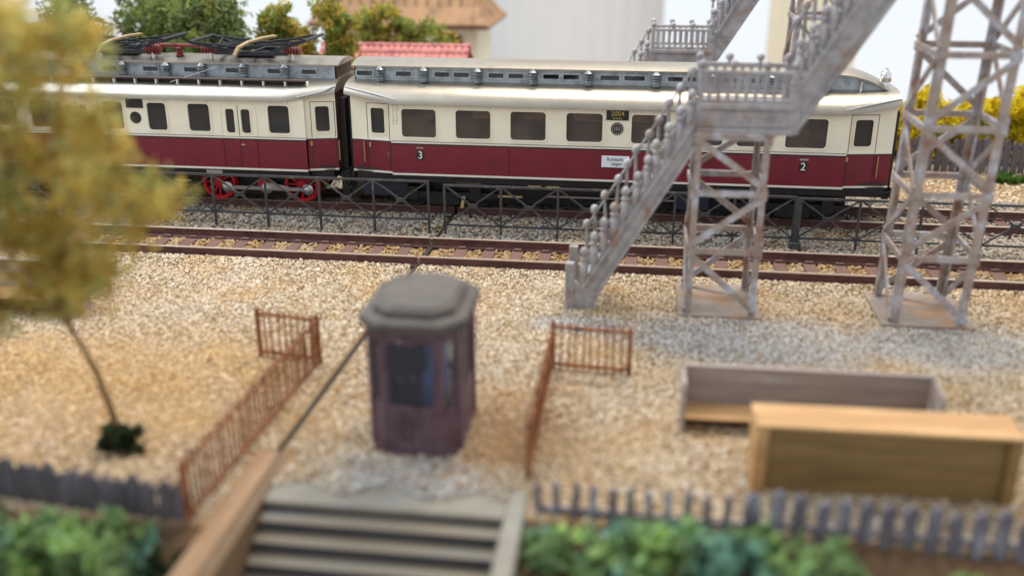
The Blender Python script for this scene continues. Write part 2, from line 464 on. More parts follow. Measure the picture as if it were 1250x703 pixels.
PHI = (1 + 5 ** .5) / 2
ICO = np.array([(-1, PHI, 0), (1, PHI, 0), (-1, -PHI, 0), (1, -PHI, 0), (0, -1, PHI), (0, 1, PHI), (0, -1, -PHI), (0, 1, -PHI), (PHI, 0, -1), (PHI, 0, 1), (-PHI, 0, -1), (-PHI, 0, 1)])
ICO /= np.linalg.norm(ICO[0])
ICOF = np.array([(0, 11, 5), (0, 5, 1), (0, 1, 7), (0, 7, 10), (0, 10, 11), (1, 5, 9), (5, 11, 4), (11, 10, 2), (10, 7, 6), (7, 1, 8), (3, 9, 4), (3, 4, 2), (3, 2, 6), (3, 6, 8), (3, 8, 9), (4, 9, 5), (2, 4, 11), (6, 2, 10), (8, 6, 7), (9, 8, 1)])

def rand_rot(n):
    q = rng.normal(size=(n, 4)); q /= np.linalg.norm(q, axis=1)[:, None]
    w, x, y, z = q.T
    return np.stack([np.stack([1 - 2 * (y * y + z * z), 2 * (x * y - z * w), 2 * (x * z + y * w)], -1),
                     np.stack([2 * (x * y + z * w), 1 - 2 * (x * x + z * z), 2 * (y * z - x * w)], -1),
                     np.stack([2 * (x * z - y * w), 2 * (y * z + x * w), 1 - 2 * (x * x + y * y)], -1)], 1)

OCT = np.array([(1, 0, 0), (-1, 0, 0), (0, 1, 0), (0, -1, 0), (0, 0, 1), (0, 0, -1)], float)
OCTF = np.array([(0, 2, 4), (2, 1, 4), (1, 3, 4), (3, 0, 4), (2, 0, 5), (1, 2, 5), (3, 1, 5), (0, 3, 5)])
def stones(name, P, rad, m, fine=False):
    n = len(P)
    base, bf = (OCT * 1.2, OCTF) if fine else (ICO, ICOF)
    q = len(base)
    sh = base[None] * (1 + rng.uniform(-.28, .28, (n, q, 1)))
    sc = rng.uniform(.7, 1.3, (n, 1, 3)) * rad[:, None, None]
    V = np.einsum('nij,nkj->nki', rand_rot(n), sh * sc)
    V = V * np.array([1, 1, .8]) + P[:, None]
    F = (bf[None] + (np.arange(n) * q)[:, None, None]).reshape(-1, 3)
    return link(name, np_mesh(name, V.reshape(-1, 3), F), m)

def leaves(P, size, aspect=1.5, flat=0.0):
    """leaf-shaped rhombs (folded, 2 quads -> 6 verts, 4 tris kept as 2 quads) at points P"""
    n = len(P)
    L = np.array([(0, -1, 0), (.45, -.2, .12), (.38, .45, .1), (0, 1, 0), (-.38, .45, .1), (-.45, -.2, .12)])
    L = L * np.array([1, aspect, 1])
    Rm = rand_rot(n)
    V = np.einsum('nij,kj->nki', Rm, L) * size[:, None, None]
    if flat: V[:, :, 2] *= (1 - flat)
    V = V + P[:, None]
    F0 = np.array([(0, 1, 2, 3), (0, 3, 4, 5)])
    F = (F0[None] + (np.arange(n) * 6)[:, None, None]).reshape(-1, 4)
    return V.reshape(-1, 3), F

def clump_points(blobs, n):
    """blobs: list of (x,y,z,rx,ry,rz); points biased to the shell of sub-clumps inside each blob"""
    out = []
    vol = np.array([b[3] * b[4] * b[5] for b in blobs]) ** .75; vol /= vol.sum()
    for b, w in zip(blobs, vol):
        k = max(1, int(n * w))
        subs = max(6, k // 60)
        d = rng.normal(size=(subs, 3)); d /= np.linalg.norm(d, axis=1)[:, None]
        c = d * rng.uniform(.35, 1.0, (subs, 1)) * np.array(b[3:])
        idx = rng.integers(0, subs, k)
        g = rng.normal(size=(k, 3)); g /= np.linalg.norm(g, axis=1)[:, None]
        sr = rng.uniform(.25, .6, subs)
        p = c[idx] + g * (sr[idx] * rng.uniform(.3, 1, k) ** .5)[:, None] * (np.mean(b[3:]))
        out.append(p + np.array(b[:3]))
    return np.concatenate(out)

def foliage(name, blobs, n, size, m, parent=None, aspect=1.5):
    P = clump_points(blobs, n)
    V, F = leaves(P, rng.uniform(.6, 1.3, len(P)) * size, aspect)
    if parent is not None: V = V - np.array(root_loc(parent))
    return link(name, np_mesh(name, V, F), m, parent)

def text_mesh(s, size, name, align='CENTER', extrude=.002):
    c = bpy.data.curves.new(name, 'FONT'); c.body = s; c.size = size; c.align_x = align; c.align_y = 'CENTER'; c.extrude = extrude
    o = bpy.data.objects.new(name, c); COL.objects.link(o)
    dg = bpy.context.evaluated_depsgraph_get(); dg.update()
    me = bpy.data.meshes.new_from_object(o.evaluated_get(dg))
    bpy.data.objects.remove(o); bpy.data.curves.remove(c)
    return me

def rounded(x0, x1, z0, z1, r, k=4):
    """counter-clockwise loop in xz, grouped by corner: bl, br, tr, tl"""
    cs = [((x0 + r, z0 + r), 180), ((x1 - r, z0 + r), 270), ((x1 - r, z1 - r), 0), ((x0 + r, z1 - r), 90)]
    return [[(c[0] + r * math.cos(R(a + 90 * i / k)), c[1] + r * math.sin(R(a + 90 * i / k))) for i in range(k + 1)] for c, a in cs]

def ring(mb, outer, inner, y0, y1, fn):
    """solid ring between two corner-grouped loops; fn maps (x,y,z) to world"""
    io = [p for c in inner for p in c]; n = len(io)
    if len(outer) == 4 and not isinstance(outer[0], list):
        oo = []
        for ci, c in enumerate(inner): oo += [outer[ci]] * len(c)
    else:
        oo = [p for c in outer for p in c]
    vs, fs = [], []
    for y in (y0, y1):
        vs += [fn(x, y, z) for x, z in io]; vs += [fn(x, y, z) for x, z in oo]
    for i in range(n):
        j = (i + 1) % n
        a = (i, j, n + j, n + i)
        def clean(q):
            r_ = []
            for k in q:
                if all((Vector(vs[k]) - Vector(vs[t])).length > 1e-6 for t in r_): r_.append(k)
            return tuple(r_)
        for q in (a, tuple(2 * n + k for k in reversed(a)), (i, 2 * n + i, 2 * n + j, j), (n + i, n + j, 3 * n + j, 3 * n + i)):
            q = clean(q)
            if len(q) >= 3: fs.append(q)
    mb.add(vs, fs)

def wall_openings(mb, x0, x1, z0, z1, y0, y1, ops, fn, r=.09):
    """wall slab with rounded openings, listed left to right as (ox0, ox1, oz0, oz1)"""
    def bx(a, b, c, d):
        if b - a < 1e-4 or d - c < 1e-4: return
        vs = [fn(x, y, z) for y in (y0, y1) for x, z in ((a, c), (b, c), (b, d), (a, d))]
        mb.add(vs, [(0, 1, 2, 3), (7, 6, 5, 4), (0, 4, 5, 1), (1, 5, 6, 2), (2, 6, 7, 3), (3, 7, 4, 0)])
    cur = x0
    for (a, b, c, d) in sorted(ops):
        m = .02
        bx(cur, a - m, z0, z1)
        ring(mb, [(a - m, z0), (b + m, z0), (b + m, z1), (a - m, z1)], rounded(a, b, c, d, r), y0, y1, fn)
        cur = b + m
    bx(cur, x1, z0, z1)

def place(name, me, m, parent, wloc, rot=None, scl=None):
    r = root_loc(parent)
    return link(name, me, m, parent, (wloc[0] - r.x, wloc[1] - r.y, wloc[2] - r.z), rot, scl)

ident = lambda x, y, z: (x, y, z)

# ================================================================== THE SETTING
def jx(y): return -5.43 + (y - 13) * .028          # the seam between the two layout modules
g = .055
def module(y0, side):
    """layout board: cross-section with a shallow trench for each track, cut off along the slanted seam"""
    pr = [(y0, -.6), (46, -.6), (46, 0), (28.35, 0), (28.2, -.08), (25.9, -.08), (25.75, 0), (23.95, 0), (23.8, -.08), (21.75, -.08), (21.6, 0), (y0, 0)]
    n = len(pr)
    far = -45 if side < 0 else 45
    vs = [(far, y, z) for y, z in pr] + [(jx(y) + side * g, y, z) for y, z in pr]
    fs = [tuple(range(n)), tuple(range(2 * n - 1, n - 1, -1))] + [(i, i + n, (i + 1) % n + n, (i + 1) % n) for i in range(n)]
    o = MB().add(vs, fs).build('ground', 'sand_bed'); tag(o, kind='structure')
module(13.0, -1); module(12.36, 1)
o = MB().prism_z([(-45, 10.9), (-5.75, 10.9), (-5.75, 13.0), (-45, 13.0)], -.6, 0).build('ground', 'sand_bed'); tag(o, kind='structure')
o = MB().prism_z([(-1.33, 11.62), (45, 11.62), (45, 12.36), (-1.33, 12.36)], -.6, 0).build('ground', 'sand_bed'); tag(o, kind='structure')
o = MB().add([(jx(13) - g, 13, -.015), (jx(13) + g, 13, -.015), (jx(46) + g, 46, -.015), (jx(46) - g, 46, -.015)], [(0, 1, 2, 3)]).build('seam_shade', 'shadow_gap'); tag(o, kind='structure')  # dark strip painted as the shade inside the open seam
# planted bank that falls towards the viewer, either side of the steps
def bank(x0, x1, ytop):
    V, F = [], []
    nx, ny = 40, 14
    for j in range(ny + 1):
        for i in range(nx + 1):
            t = j / ny
            V.append((x0 + (x1 - x0) * i / nx, ytop - t * 3.2, -.03 - 1.5 * t ** 1.2 + rng.uniform(-.05, .05) * (0 < j)))
    for j in range(ny):
        for i in range(nx):
            a = j * (nx + 1) + i
            F.append((a, a + nx + 1, a + nx + 2, a + 1))
    o = link('bank', np_mesh('bank', V, F, True), 'soil'); tag(o, kind='structure')
bank(-30, -5.76, 10.92); bank(-1.32, 30, 11.64)
o = MB().prism_z([(-45, -4), (45, -4), (45, 14), (-45, 14)], -2.6, -1.62).build('lower_ground', 'soil'); tag(o, kind='structure')

# room behind the layout: pale curtain and beige door leaf in front of the over-bright daylight (the World)
cv = MB()
n = 150; xs = [-12.6 + 14.2 * i / n for i in range(n + 1)]
front = [(x, 80 - 5.5 * math.sqrt(max(0, 1 - ((x + 5.5) / 7.11) ** 2)) + .035 * math.sin(x * 5.1) + .02 * math.sin(x * 11.3 + 1)) for x in xs]
poly = front + [(x, y + .12) for x, y in reversed(front)]
vs = [(x, y, z) for z in (-30, 30) for x, y in front] ; k = n + 1
vs += [(x, y + .12, z) for z in (-30, 30) for x, y in front]
fs = []
for i in range(n):
    fs += [(i, i + 1, k + i + 1, k + i), (2 * k + i + 1, 2 * k + i, 3 * k + i, 3 * k + i + 1)]
cv.add(vs, fs)
o = cv.build('curtain', 'curtain', smooth=True); tag(o, 'pale grey-beige curtain hanging in a rounded fall behind the train', 'curtain')
dr = empty('door_leaf', (12.3, 79, -30), 'beige upright door leaf behind the bridge stairs', 'door')
MB().cbox(9.6, 16.2, 79, 79.5, -30, 30, .05).build('leaf', 'door_beige', dr)
MB().cbox(10.6, 15.2, 78.93, 78.998, -4, 9, .03).build('raised_panel', 'door_beige', dr)

# ------------------------------------------------------------------ tracks
NEAR = (21.97, 23.45); TRAIN = (26.3, 27.8)
SLP = .72
def track(ys, xa, xb, label):
    yc = sum(ys) / 2
    root = empty('railway_track', ((xa + xb) / 2, yc, 0), label, 'track', 'railway tracks')
    for y in ys:
        prof = [(-.12, -.035), (.12, -.035), (.12, -.01), (.028, .02), (.028, .135), (.05, .155), (.05, .195), (-.05, .195), (-.05, .155), (-.028, .135), (-.028, .02), (-.12, -.01)]
        vs = [(x, y + a, b) for x in (xa, xb) for a, b in prof]; m_ = len(prof)
        mb = MB().add(vs, [tuple(range(m_)), tuple(range(2 * m_ - 1, m_ - 1, -1))] + [(i, (i + 1) % m_, (i + 1) % m_ + m_, i + m_) for i in range(m_)])
        rl = mb.build('rail', 'rail_rust', root)
        MB().cbox(xa, xb, y - .042, y + .042, .1955, .21, .006).build('running_surface', 'rail_top', rl)
    sm = MB().cbox(-.15, .15, -1.18, 1.18, -.14, -.02, .015)
    for y in ys:
        for s in (-1, 1):
            sm.cbox(-.10, .10, y - yc + s * .13 - .05, y - yc + s * .13 + .05, -.03, .04, .012)
    me = sm.mesh('sleeper')
    i0 = math.ceil((xa + .15) / SLP)
    while i0 * SLP < xb - .15:
        place('sleeper', me, 'sleeper', root, (i0 * SLP + random.uniform(-.015, .015), yc, random.uniform(-.008, .004)), (0, 0, random.uniform(-.012, .012)))
        i0 += 1
track(NEAR, -21.6, jx(22.7) - .02, 'empty front track with brown rails left of the layout seam')
track(NEAR, jx(22.7) + .06, 18.0, 'empty front track with brown rails right of the layout seam, behind the bridge feet')
track(TRAIN, -21.6, jx(27) - .02, 'shaded rear track under the red-wheeled power car')
track(TRAIN, jx(27) + .06, 18.0, 'shaded rear track under the maroon and cream coach')

# ------------------------------------------------------------------ gravel
def scatter(x0, x1, y0, y1, dens, keep):
    n = int((x1 - x0) * (y1 - y0) * dens)
    P = np.stack([rng.uniform(x0, x1, n), rng.uniform(y0, y1, n), np.zeros(n)], 1)
    return P[keep(P[:, 0], P[:, 1])]
def in_view(x, y):        # only where the lens can reach, with a margin to walk sideways
    return np.abs(x + .13 * y) < .62 * y + 3
def common(x, y):
    k = in_view(x, y) & (np.abs(x - (-5.43 + (y - 13) * .028)) > .10)
    k &= ~((x > -5.8) & (x < -5.35) & (y < 13.02)) & ~((x > -5.6) & (x < -1.3) & (y < 11.95 + .22 * np.sin(x * 2.3) ** 2))
    k &= ~((x > -3.95) & (x < -2.6) & (y > 13.2) & (y < 14.95))
    for a in NEAR + TRAIN: k &= np.abs(y - a) > .115
    for a, b in (NEAR, TRAIN):
        k &= ~((y > a) & (y < b) & (np.abs((x / SLP + .5) % 1 - .5) * SLP < .165))
    return k
P = np.concatenate([scatter(-20, 16, 10.95, 15.6, 520, lambda x, y: common(x, y) & ((y > 11.7) | (x < -5.8)) & ~((x > -5.45) & (x < -5.17) & (y < 13)) & ~((x > -1.66) & (x < -1.32) & (y < 12.36))), scatter(-20, 16, 15.6, 21.9, 760, common)])
rad = np.where(P[:, 1] < 15.6, rng.uniform(.016, .034, len(P)), rng.uniform(.014, .030, len(P))) * np.where(rng.random(len(P)) < .05, 1.6, 1)
P[:, 2] = rad * .25
# sand and stone heap up against the front rail and hide the sleeper ends
P[:, 2] += np.clip((P[:, 1] - 21.0) / .5, 0, 1) * .02
gr = stones('gravel', P, rad, 'gravel', True); tag(gr, 'sandy and grey gravel spread over the yard in front of the tracks', 'gravel', kind='stuff')
P = scatter(-24, 18, 21.9, 29.4, 190, common)
rad = rng.uniform(.03, .066, len(P))
P[:, 2] = rad * .3 + np.where(((P[:, 1] > NEAR[0]) & (P[:, 1] < NEAR[1])) | ((P[:, 1] > TRAIN[0]) & (P[:, 1] < TRAIN[1])), -.07, .0)
inside = (P[:, 1] > NEAR[0]) & (P[:, 1] < NEAR[1])
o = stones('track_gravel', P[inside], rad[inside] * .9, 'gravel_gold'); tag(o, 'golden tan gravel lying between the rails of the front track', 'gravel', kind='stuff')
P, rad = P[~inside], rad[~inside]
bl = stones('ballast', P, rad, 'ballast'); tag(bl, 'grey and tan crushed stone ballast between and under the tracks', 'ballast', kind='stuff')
P = scatter(5, 24, 29.4, 36, 60, lambda x, y: in_view(x, y))
rad = rng.uniform(.03, .06, len(P)); P[:, 2] = rad * .2
o = stones('sand', P, rad, 'gravel'); tag(o, 'pale sandy strip behind the rear track below the dark palisade', 'sand', kind='stuff')

# ================================================================== THE TRAIN
YC, HW = 27.05, 1.45
YS = YC - HW

def mirror(fn):                 # far side of a car
    return lambda x, y, z: fn(x, 2 * YC - y, z)

def window(root, wall_fn, a, b, c, d, y, frame_m, pane_m, r=.09, bar=.035, name='window', proud=.022):
    """frame ring standing proud of the wall, pane set back inside the opening"""
    f = MB()
    ring(f, rounded(a - bar, b + bar, c - bar, d + bar, r + bar * .8), rounded(a + .004, b - .004, c + .004, d - .004, r), y - proud, y + .035, wall_fn)
    w = f.build(name, frame_m, root)
    p = MB()
    vs = [wall_fn(x, yy, z) for yy in (y + .045, y + .055) for x, z in ((a - .01, c - .01), (b + .01, c - .01), (b + .01, d + .01), (a - .01, d + .01))]
    p.add(vs, [(0, 1, 2, 3), (7, 6, 5, 4), (0, 4, 5, 1), (1, 5, 6, 2), (2, 6, 7, 3), (3, 7, 4, 0)])
    p.build('pane', pane_m, w)
    return w

def fbox(mb, fn, x0, x1, y0, y1, z0, z1):
    vs = [fn(x, y, z) for y in (y0, y1) for x, z in ((x0, z0), (x1, z0), (x1, z1), (x0, z1))]
    mb.add(vs, [(0, 1, 2, 3), (7, 6, 5, 4), (0, 4, 5, 1), (1, 5, 6, 2), (2, 6, 7, 3), (3, 7, 4, 0)])

ZB, ZW, ZE = 1.32, 2.17, 3.27          # body bottom, waist line, eave
ROOF = [(1.575, 3.205), (1.575, 3.25), (1.50, 3.36), (1.36, 3.475), (1.18, 3.565), (.95, 3.645), (.66, 3.71)]

def lower_roof(x0, x1, ends):
    """ends: (left_taper, right_taper) lengths in m"""
    xs = sorted(set([x0, x1] + [x0 + ends[0] * i / 6 for i in range(7)] + [x1 - ends[1] * i / 6 for i in range(7)]))
    mb = MB(); vs = []; secs = []
    for x in xs:
        s = 1.0
        for e, d in ((ends[0], x - x0), (ends[1], x1 - x)):
            if e > 0 and d < e: s = min(s, 1 - .17 * (1 - d / e) ** 1.15)
        prof = []
        for t, z in ROOF:
            prof.append((t * s, z + (1 - s) * 1.25 * (t / 1.575) ** 2))
        loop = [(YC - t, z) for t, z in prof] + [(YC + t, z) for t, z in reversed(prof)]
        loop += [(YC + prof[0][0] - .1, prof[0][1] + .02), (YC - prof[0][0] + .1, prof[0][1] + .02)]
        secs.append([(x, y, z) for y, z in loop])
    n = len(secs[0])
    for q in secs: vs += q
    fs = [tuple(range(n)), tuple((len(secs) - 1) * n + i for i in reversed(range(n)))]
    for i in range(len(secs) - 1):
        for k_ in range(n):
            k2 = (k_ + 1) % n
            fs.append((i * n + k_, i * n + k2, (i + 1) * n + k2, (i + 1) * n + k_))
    mb.add(vs, fs)
    return mb

def clerestory_roof(x0, x1, fall):
    """arched cap; over the last 'fall' metres at the right it curves down"""
    xs = [x0] + [x1 - fall + fall * i / 10 for i in range(0, 11)] if fall else [x0, x1]
    prof = [(.76, 4.07), (.76, 4.105), (.52, 4.175), (.26, 4.215), (0, 4.228)]
    vs = []; secs = []
    for x in xs:
        k_ = max(0, (x - (x1 - fall)) / fall) if fall else 0
        dz = -.50 * k_ ** 2
        lp = [(YC - t, z + dz) for t, z in prof] + [(YC + t, z + dz) for t, z in reversed(prof[:-1])]
        secs.append([(x, y, z) for y, z in lp])
    n = len(secs[0])
    for q in secs: vs += q
    fs = [tuple(range(n)), tuple((len(secs) - 1) * n + i for i in reversed(range(n)))]
    for i in range(len(secs) - 1):
        for k_ in range(n):
            k2 = (k_ + 1) % n
            fs.append((i * n + k_, i * n + k2, (i + 1) * n + k2, (i + 1) * n + k_))
    return MB().add(vs, fs)

def make_car(root, X0, XB0, XB1, X1, wins, cabs, cler, vents, splits, fall, doors=(), pane='pane_brown', inner=True):
    """X0..X1 whole car, XB0..XB1 full-width body; wins (x0,x1) list; cabs: list of ('L'|'R', wx0, wx1)"""
    CAB0, CAB1 = .13, .34                     # how far the cab wall stands back at the body / at the car end
    for side in (0, 1):
        base = ident if side == 0 else mirror(ident)
        # --- body side
        up, lo = MB(), MB()
        ops = [(a, b, 2.32, 3.09) for a, b in wins] + [(a, b, 2.30, 2.97) for a, b in doors]
        wall_openings(up, XB0, XB1, ZW, ZE, YS, YS + .06, ops, base)
        upper = up.build('upper_side', 'cream', root)
        xs = [XB0] + list(splits) + [XB1]
        for a, b in zip(xs, xs[1:]):
            m_ = MB(); fbox(m_, base, a + (.008 if a != XB0 else 0), b - (.008 if b != XB1 else 0), YS, YS + .06, ZB, ZW)
            m_.build('lower_panel', 'maroon', root)
        m_ = MB(); fbox(m_, base, XB0, XB1, YS + .02, YS + .07, ZB + .01, ZW - .01); m_.build('panel_backing', 'trim_black', root)
        for (a, b) in wins:
            window(root, base, a, b, 2.32, 3.09, YS, 'cream', pane)
        for (a, b) in doors:
            window(root, base, a, b, 2.30, 2.97, YS, 'cream', 'pane_dark', .06, .03, 'door_window')
        # waist and sole lines
        m_ = MB(); fbox(m_, base, XB0, XB1, YS - .022, YS - .0005, ZW - .012, ZW + .028); m_.build('waist_moulding', 'trim_white', root)
        m_ = MB(); fbox(m_, base, XB0, XB1, YS - .014, YS - .0005, ZW + .0285, ZW + .042); m_.build('waist_line', 'trim_black', root)
        m_ = MB(); fbox(m_, base, XB0, XB1, YS - .014, YS - .0005, ZW - .05, ZW - .0125); m_.build('waist_line', 'trim_black', root)
        m_ = MB(); fbox(m_, base, XB0, XB1, YS - .022, YS + .02, ZB - .05, ZB - .0005); m_.build('sole_line', 'trim_white', root)
        # thin seams above the windows
        m_ = MB()
        for (a, b) in wins:
            for x in (a + .1, b - .02): fbox(m_, base, x, x + .012, YS - .004, YS - .0005, 3.14, 3.25)
        m_.build('panel_seams', 'ink_grey', root)
        # --- cab sides, drawn in towards the car end
        for cside, wx0, wx1 in cabs:
            xa, xb = (XB0, X0) if cside == 'L' else (XB1, X1)
            def fn(x, y, z, xa=xa, xb=xb, base=base):
                t = (x - xa) / (xb - xa)
                return base(x, y + CAB0 + (CAB1 - CAB0) * t, z)
            lo_, hi_ = min(xa, xb), max(xa, xb)
            up = MB(); wall_openings(up, lo_, hi_, ZW, ZE + .12, YS, YS + .06, [(wx0, wx1, 2.36, 3.06)], fn, .07); up.build('cab_side', 'cream', root)
            window(root, fn, wx0, wx1, 2.36, 3.06, YS, 'cream', 'pane_dark', .07, .035, 'cab_window')
            m_ = MB(); fbox(m_, fn, lo_, hi_, YS, YS + .06, ZB, ZW); m_.build('cab_lower_panel', 'maroon', root)
            m_ = MB(); fbox(m_, fn, lo_, hi_, YS - .018, YS - .0005, ZW + .0, ZW + .03); m_.build('cab_waist_moulding', 'trim_white', root)
            m_ = MB(); fbox(m_, fn, lo_, hi_, YS - .012, YS - .0005, ZW - .03, ZW - .0005); m_.build('cab_waist_line', 'trim_black', root)
            m_ = MB(); fbox(m_, fn, lo_, hi_, YS - .022, YS + .02, ZB - .05, ZB - .0005); m_.build('cab_sole_line', 'trim_white', root)
            # door outline and grab rail
            dx0, dx1 = wx0 - .12, wx1 + .12
            m_ = MB()
            for x in (dx0, dx1): fbox(m_, fn, x, x + .016, YS - .004, YS - .0005, ZB + .03, 3.17)
            fbox(m_, fn, dx0, dx1 + .016, YS - .0042, YS - .0006, 3.17, 3.186)
            m_.build('door_outline', 'trim_black', root)
            hx = dx0 - .10 if cside == 'L' else dx1 + .10
            m_ = MB(); m_.tube([fn(hx, YS - .06, 1.55), fn(hx, YS - .06, 2.12)], .018, 6)
            for z in (1.57, 2.1): m_.tube([fn(hx, YS - .06, z), fn(hx, YS + .01, z)], .014, 6)
            m_.build('grab_rail', 'brass', root)
            hx2 = dx0 + .05 if cside == 'L' else dx0 - .03
            m_ = MB(); fbox(m_, fn, hx2, hx2 + .05, YS - .05, YS - .001, 1.98, 2.10); m_.build('door_handle', 'brass', root)
        # body end returns (the step between body and cab)
        m_ = MB()
        for cside, *_ in cabs:
            x = XB0 if cside == 'L' else XB1
            sg = 1 if cside == 'L' else -1
            fbox(m_, base, min(x, x + sg * .04), max(x, x + sg * .04), YS + .061, YS + CAB0 + .1, ZW, ZE)
        m_.build('body_corner', 'cream', root)
        # --- clerestory wall with its little windows
        yw = YC - .66
        xe = X1 - .1 - fall
        up = MB(); wall_openings(up, X0 + .08, xe, 3.66, 4.08, yw, yw + .03, [(a, b, 3.83, 3.955) for a, b in cler if b < xe], base, .012)
        up.build('clerestory_side', 'clerestory_grey', root)
        if fall:
            mb = MB(); top = []
            n_ = 10
            for i in range(n_ + 1):
                x = xe + fall * i / n_; k_ = (x - (X1 - fall)) / fall; top.append((x, 4.08 - .50 * max(0, k_) ** 2))
            vs = [base(x, y, z) for y in (yw, yw + .03) for x, z in top] + [base(x, y, 3.5) for y in (yw, yw + .03) for x, z in top]
            m2 = n_ + 1
            for i in range(n_): 
                mb.add([vs[i], vs[i + 1], vs[2 * m2 + i + 1], vs[2 * m2 + i]], [(0, 1, 2, 3)])
            mb.build('clerestory_end_side', 'clerestory_grey', root)
        for a, b in cler:
            if b >= xe: continue
            f = MB(); ring(f, rounded(a - .045, b + .045, 3.785, 4.0, .01, 1), rounded(a + .002, b - .002, 3.832, 3.953, .01, 1), yw - .022, yw + .01, base)
            w = f.build('clerestory_window', 'clerestory_grey', root)
            f = MB(); fbox(f, base, a - .005, b + .005, yw + .012, yw + .018, 3.826, 3.96); f.build('pane', 'pane_clear', w)
        vm = vent_mesh
        for x in vents:
            if side == 0: place('roof_ventilator', vm, 'vent_grey', root, (x, yw - .10, 3.70))
    lower_roof(X0 - .12, X1 + .06, (1.45 if any(c[0] == 'L' for c in cabs) else 0, 1.45 if any(c[0] == 'R' for c in cabs) else 0)).build('roof', 'roof_silver', root, True, 40)
    clerestory_roof(X0 - .02, X1 - (0.0 if fall else -.04), fall).build('clerestory_roof', 'roof_silver', root, True, 30)
    # rain strips over the cab doors
    for cside, wx0, wx1 in cabs:
        m_ = MB()
        if cside == 'L': pts = [(XB0 + .15, YC - 1.52, 3.335), (XB0 - .5, YC - 1.40, 3.47), (X0 - .1, YC - 1.20, 3.60)]
        else: pts = [(XB1 - .15, YC - 1.52, 3.335), (XB1 + .5, YC - 1.40, 3.47), (X1 + .04, YC - 1.20, 3.60)]
        m_.tube(pts, .018, 6); m_.build('rain_strip', 'roof_edge', root)
    # ends
    for x, t in ((X0, -1), (X1, 1)):
        e = MB().prism([(0, 0)] * 3, 0, 0) if False else MB()
        yy = [YC - HW + CAB1, YC + HW - CAB1]
        e.box(min(x, x - t * .05), max(x, x - t * .05), yy[0], yy[1], ZB - .05, 3.5)
        e.build('end_wall', 'end_brown', root)
        e = MB(); e.box(min(x - t * .02, x - t * .06), max(x - t * .02, x - t * .06), YC - .64, YC + .64, 3.45, 4.09 if not (fall and t > 0) else 3.6)
        e.build('clerestory_end', 'end_brown', root)
        e = MB()
        e.box(min(x + t * .0, x + t * .16), max(x + t * .0, x + t * .16), YC - .75, YC + .75, .85, 3.2)
        e.build('gangway_bellows', 'trim_black', root)
        for s in (-1, 1):
            e = MB()
            e.lathe([(.05, 0), (.05, .22), (.16, .24), (.16, .28)] if t > 0 else [(.05, 0), (.05, -.22), (.16, -.24), (.16, -.28)], (x + (-.08) * t, YC + s * .85, 1.05), 'x', 12)
            e.build('buffer', 'underframe', root)
    # inside
    MB().box(X0 + .1, X1 - .1, YC - 1.25, YC + 1.25, 1.34, 1.40).build('floor', 'interior_dark', root)
    if inner:
        m_ = MB(); x = XB0 + .18
        while x < XB1 - .3:
            for s in (-1, 1):
                y0, y1 = (YC - 1.3, YC - .25) if s < 0 else (YC + .25, YC + 1.3)
                m_.box(x, x + .10, y0, y1, 1.4, 2.62)
                m_.box(x - .35, x + .45, y0, y1, 1.75, 1.85)
            x += 1.47
        m_.build('seats', 'interior_brown', root)
        m_ = MB()
        for x in (XB0 + .02, XB0 + 5.95, XB1 - .08):
            m_.box(x, x + .06, YC - 1.35, YC + 1.35, 1.4, 3.3)
        m_.build('partitions', 'interior_brown', root)
    # underframe
    MB().box(X0 + .9, X1 - .9, YC - .60, YC + .60, .32, 1.0).build('underfloor_shade_block', 'underframe', root)  # dark block added so the space under the car reads as shade
    MB().box(XB0 + 2.6, XB1 - 3.4, YC - .80, YC + .80, .62, 1.015).build('underfloor_shade_box', 'underframe', root)  # second dark box added to deepen the shade under the car
    MB().box(X0 + .12, X1 - .12, YS + .22, 2 * YC - YS - .22, 1.02, 1.285).build('underframe', 'underframe', root)
    m_ = MB(); m_.box(XB0, XB1, YS + .05, YS + .10, 1.08, 1.283); m_.box(XB0, XB1, 2 * YC - YS - .10, 2 * YC - YS - .05, 1.08, 1.283)
    m_.build('sole_bar', 'underframe', root)

vm_ = MB()
vm_.lathe([(.05, -.03), (.115, 0), (.12, .10), (.10, .13), (.13, .15), (.13, .18), (.105, .20), (.135, .22), (.135, .25), (.11, .27), (.135, .29), (.135, .32), (.10, .34), (.06, .37), (.03, .40)], (0, 0, 0), 'z', 14)
vent_mesh = vm_.mesh('roof_ventilator', True, 40)

